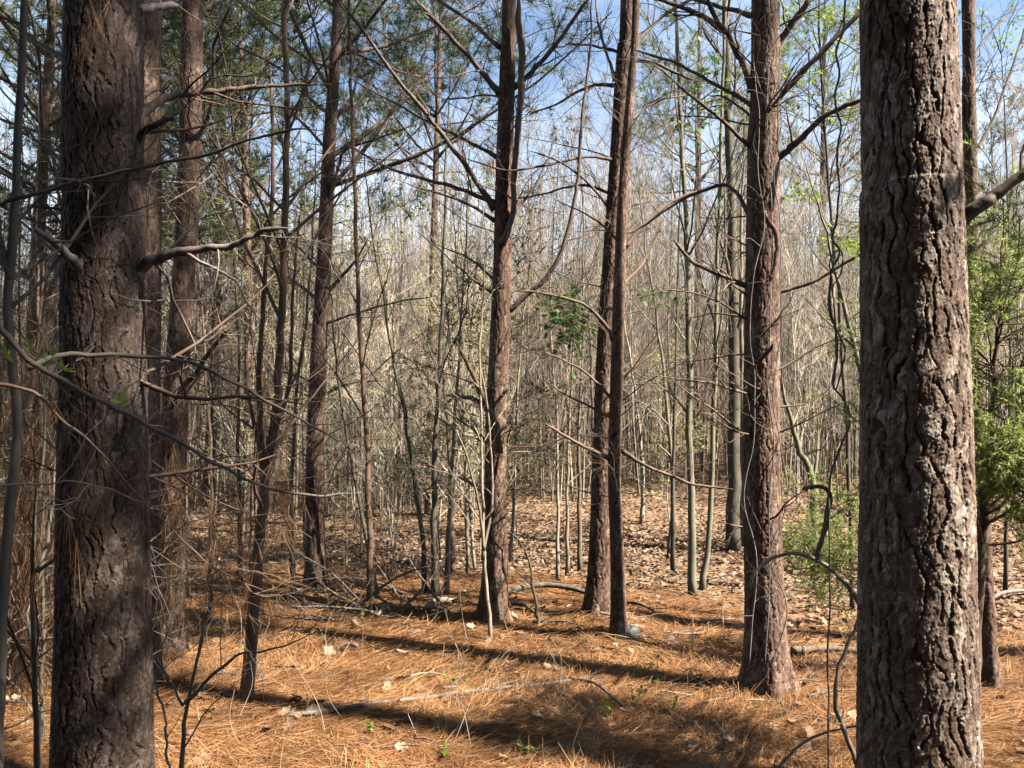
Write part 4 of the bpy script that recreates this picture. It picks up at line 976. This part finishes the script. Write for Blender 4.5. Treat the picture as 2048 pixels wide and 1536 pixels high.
vine("bent stem rising out of the straw at the bottom beside the large right trunk", [(1725, 1560), (1700, 1490), (1682, 1440), (1672, 1400), (1680, 1330), (1705, 1270), (1724, 1210)], (12, 6), 3.2, M_VINE, 155, 3)
vine("low dark stem curving across the straw at the bottom right", [(1555, 1540), (1600, 1490), (1660, 1462), (1730, 1448)], (6, 4), 3.4, M_VINE, 156, 2)
vine("hooked dry vine end over the low cedar", [(1605, 978), (1640, 972), (1660, 990), (1656, 1040), (1640, 1092), (1636, 1120)], (8, 10), 3.45, M_VINE, 157, 0)
rng = np.random.default_rng(160)
for k, (x0, lab) in enumerate(((1508, "left"), (1535, "middle"), (1552, "right"))):
    px = [(x0 + rng.normal(0, 7) + (rng.uniform(-14, 14) if j else 0), 1330 - j * 110) for j in range(12)]
    vine(f"pale thin vine climbing the sunlit pine, the {lab} one of three", px, (2.6, 2), 4.56, M_LIMB_GREY, 161 + k, 20)

# ------------------------------------------------------------------ things lying on the ground
def fallen(name, label, px, w, m, seed, lift=.02, tw=0, cat="fallen branch", group=None, sides=9):
    rng = np.random.default_rng(seed); G_ = np.array([Gd(a, b) for a, b in px]); m_ = max(10, len(px) * 6)
    Q = spline(G_, m_, 0); Yc = Q[:, 1]; R = np.linspace(w[0], w[1], m_) / 2 * Yc / FPX * rng.uniform(.9, 1.1, m_)
    Q[:, 2] = terrain(Q[:, 0], Q[:, 1]); Q[1:-1, 2] = (Q[:-2, 2] + Q[1:-1, 2] + Q[2:, 2]) / 3; Q[:, 2] += R * .9 + .014 + lift * np.sin(np.linspace(0, 3.1, m_))
    mb = MB(); tubes(mb, Q, R, sides, cap=True)
    if tw:
        a, ra = sprout(rng, Q[None], R[None], tw, .1, 1, (30, 70), (.1, .45), 6, .05, .2, .5, .0018); tubes(mb, a, ra, 4)
    return tag(link(name, mb.mesh(name, m, Q[0]), None, Q[0]), label, cat, group)
fallen("fallen_branch", "long pale fallen branch lying across the straw in front", [(575, 1440), (700, 1424), (800, 1410), (900, 1396), (1000, 1384), (1100, 1374), (1170, 1364)], (9, 5), M_LIMB_GREY, 171, .0, 9)
fallen("fallen_branch", "dark bent stick joined to the far end of the long pale branch", [(1140, 1366), (1180, 1376), (1215, 1400), (1250, 1425)], (8, 4), M_VINE, 172, .02, 2)
fallen("fallen_log", "dark fallen log behind the centre pine and the crossing pair", [(1000, 1196), (1060, 1188), (1100, 1186), (1140, 1190), (1185, 1198)], (13, 9), M_SAP_DARK, 173, .04, 2, "log")
fallen("fallen_log", "dark rotten log behind the sunlit pine's foot", [(1585, 1312), (1650, 1308), (1730, 1312)], (14, 12), M_VINE, 174, .0, 0, "log")
fallen("fallen_branch", "pale fallen branch at the right edge beyond the cedar", [(1975, 1210), (2010, 1200), (2060, 1188)], (9, 6), M_LIMB_GREY, 175, .04, 3)
fallen("fallen_stick", "short straight dark stick lying left of centre on the straw", [(674, 1306), (696, 1304), (716, 1302)], (8, 8), M_VINE, 176, .03)
fallen("fallen_branch", "pale broken log piece at the edge of the brush pile", [(850, 1228), (880, 1217), (905, 1212)], (13, 12), M_PALE, 177, .03)
fallen("fallen_branch", "crooked pale branch at the left end of the brush pile", [(755, 1238), (775, 1226), (800, 1230), (830, 1222)], (7, 5), M_PALE, 178, .05, 3)
fallen("fallen_branch", "bare fallen branch slanting right of the centre pine's foot", [(1025, 1215), (1050, 1225), (1075, 1240), (1082, 1246)], (8, 4), M_SAP_DARK, 179, .03, 2)
fallen("fallen_branch", "dark fallen branch right of the crossing pair", [(1250, 1212), (1270, 1216), (1295, 1224), (1310, 1230)], (7, 5), M_VINE, 180, .02, 3)
rng = np.random.default_rng(190)
for k in range(34):
    px, py = rng.uniform(320, 1720), rng.uniform(1225, 1530); L = rng.uniform(20, 110) ; a = rng.uniform(-.5, .5)
    fallen("fallen_stick", "small dry stick lying in the pine straw", [(px, py), (px + L * .5, py + L * .5 * a * .4 + rng.normal(0, 3)), (px + L, py + L * a * .4)], (rng.uniform(2.5, 5.5), 2), M_PALE if rng.uniform() < .45 else M_VINE, 400 + k, .01, int(rng.uniform() < .5) * 2, "stick", "small sticks scattered on the straw", 6)
# brush pile
bp_base = Gd(800, 1225); rng = np.random.default_rng(195)
bro = thing("brush_pile", "heap of dead dark branches between the dark left pine and the centre pine", "brush pile", bp_base)
for k in range(16):
    g = Gd(rng.uniform(690, 900), rng.uniform(1188, 1240)); d = rng.normal(0, 1, 2); d /= np.linalg.norm(d); L = rng.uniform(.5, 1.2)
    e = g + np.array([d[0] * L, d[1] * L * .5, rng.uniform(.05, .75)]); Q = spline(np.array([g, lerp(g, e, .5) + rng.normal(0, .05, 3), e]), 12, .01, rng)
    gz = terrain(Q[:, 0], Q[:, 1]); Q[:, 2] = np.maximum(Q[:, 2], gz + .01); R = np.linspace(rng.uniform(.008, .016), .003, 12); mb = MB(); tubes(mb, Q, R, 6, cap=True)
    a, ra = sprout(rng, Q[None], R[None], 9, .1, 1, (30, 70), (.2, .6), 6, .05, .2, .5, .0022); b, rb = sprout(rng, a, ra, 4, .2, 1, (30, 60), (.1, .3), 4, 0, .2, .6, .0016); tubes(mb, a, ra, 4); tubes(mb, b, rb, 3)
    link("branch", mb.mesh("branch", M_VINE, bp_base), bro)
# the dark blue grey stone
m_st, n_, l_, b_ = mat("stone_blue_grey", .55, .4); k_ = noise_n(n_, l_, 30, 5); r_ = ramp(n_, [(.3, (.016, .02, .019)), (.7, (.05, .06, .057))]); l_.new(k_.outputs["Fac"], r_.inputs[0]); l_.new(r_.outputs[0], b_.inputs["Base Color"])
g = Gd(1262, 1270); th, ph = np.meshgrid(np.arange(20) / 20 * 2 * math.pi, np.linspace(0, math.pi, 12))
rr = .062 * (1 + .35 * (vnoise(th * 1.2, ph * 2, 5) - .5)); V = np.stack([rr * np.sin(ph) * np.cos(th) * 1.15, rr * np.sin(ph) * np.sin(th), rr * np.cos(ph) * .95 + .012], -1).reshape(-1, 3)
kk = np.arange(11)[:, None] * 20; ss = np.arange(20)[None]; mb = MB(); mb.add(V, np.stack([kk + ss, kk + (ss + 1) % 20, kk + 20 + (ss + 1) % 20, kk + 20 + ss], -1).reshape(-1, 4)[:, ::-1])
tag(link("stone", mb.mesh("stone", m_st), None, g), "dark blue grey stone at the foot of the thinner reddish pine", "stone")
# seedlings
rng = np.random.default_rng(197)
for k, (px, py, h, n, lab) in enumerate(((1290, 1345, .12, 10, "green seedling in the sun right of the long pale branch"), (1262, 1420, .18, 16, "bushy green seedling at the edge of the shade right of the long pale branch"), (1215, 1440, .14, 12, "green seedling left of the bushy one at the edge of the shade"),
                                         (1345, 1430, .12, 8, "lone green seedling in the shade before the sunlit pine"), (912, 1375, .12, 9, "small green seedling just behind the middle of the long pale branch"), (714, 1262, .16, 10, "upright seedling near the brush pile's left end"),
                                         (1052, 1515, .07, 8, "tiny green seedling at the bottom edge in the middle"), (890, 1515, .06, 6, "tiny green seedling at the bottom edge left of the middle"), (1165, 1500, .06, 6, "tiny green seedling at the bottom edge right of the middle"),
                                         (1395, 1370, .1, 7, "small green seedling in the sun left of the sunlit pine"), (738, 1470, .07, 6, "tiny green seedling below the long pale branch on the left"))):
    g = Gd(px, py); g[2] = terrain(g[0], g[1]); root = thing("seedling", lab, "seedling", g); mb, lm = MB(), MB()
    for s in range(3):
        e = g + np.array([rng.normal(0, h * .35), rng.normal(0, h * .35), h * rng.uniform(.7, 1.1)]); Q = spline(np.array([g - [0, 0, .01], lerp(g, e, .5), e]), 8, .003, rng); tubes(mb, Q, np.linspace(.0016, .0008, 8), 4)
        j = rng.integers(3, 8, n); leaves(lm, rng, Q[j], rng.normal(0, 1, (n, 3)) * [1, 1, .4], (.016, .034), .33, .4)
    link("stem", mb.mesh("stem", M_MOSSY, g), root); link("leaves", lm.mesh("leaves", M_YOUNG, g, smooth=False), root)
# thin dry stems standing in the straw
rng = np.random.default_rng(199); mb = MB()
for k in range(90):
    px, py = rng.uniform(300, 1730), rng.uniform(1260, 1536)
    g = Gd(px, py); h = rng.uniform(.08, .4); e = g + np.array([rng.normal(0, h * .5), rng.normal(0, h * .3), h]); Q = spline(np.array([g, lerp(g, e, .5) + rng.normal(0, .03, 3), e]), 8, .004, rng)
    tubes(mb, Q, np.linspace(.0022, .001, 8), 4)
tag(link("dry_stems", mb.mesh("dry_stems", M_PALE)), "thin dry stalks poking up out of the pine straw", "dry stalks", kind="stuff")
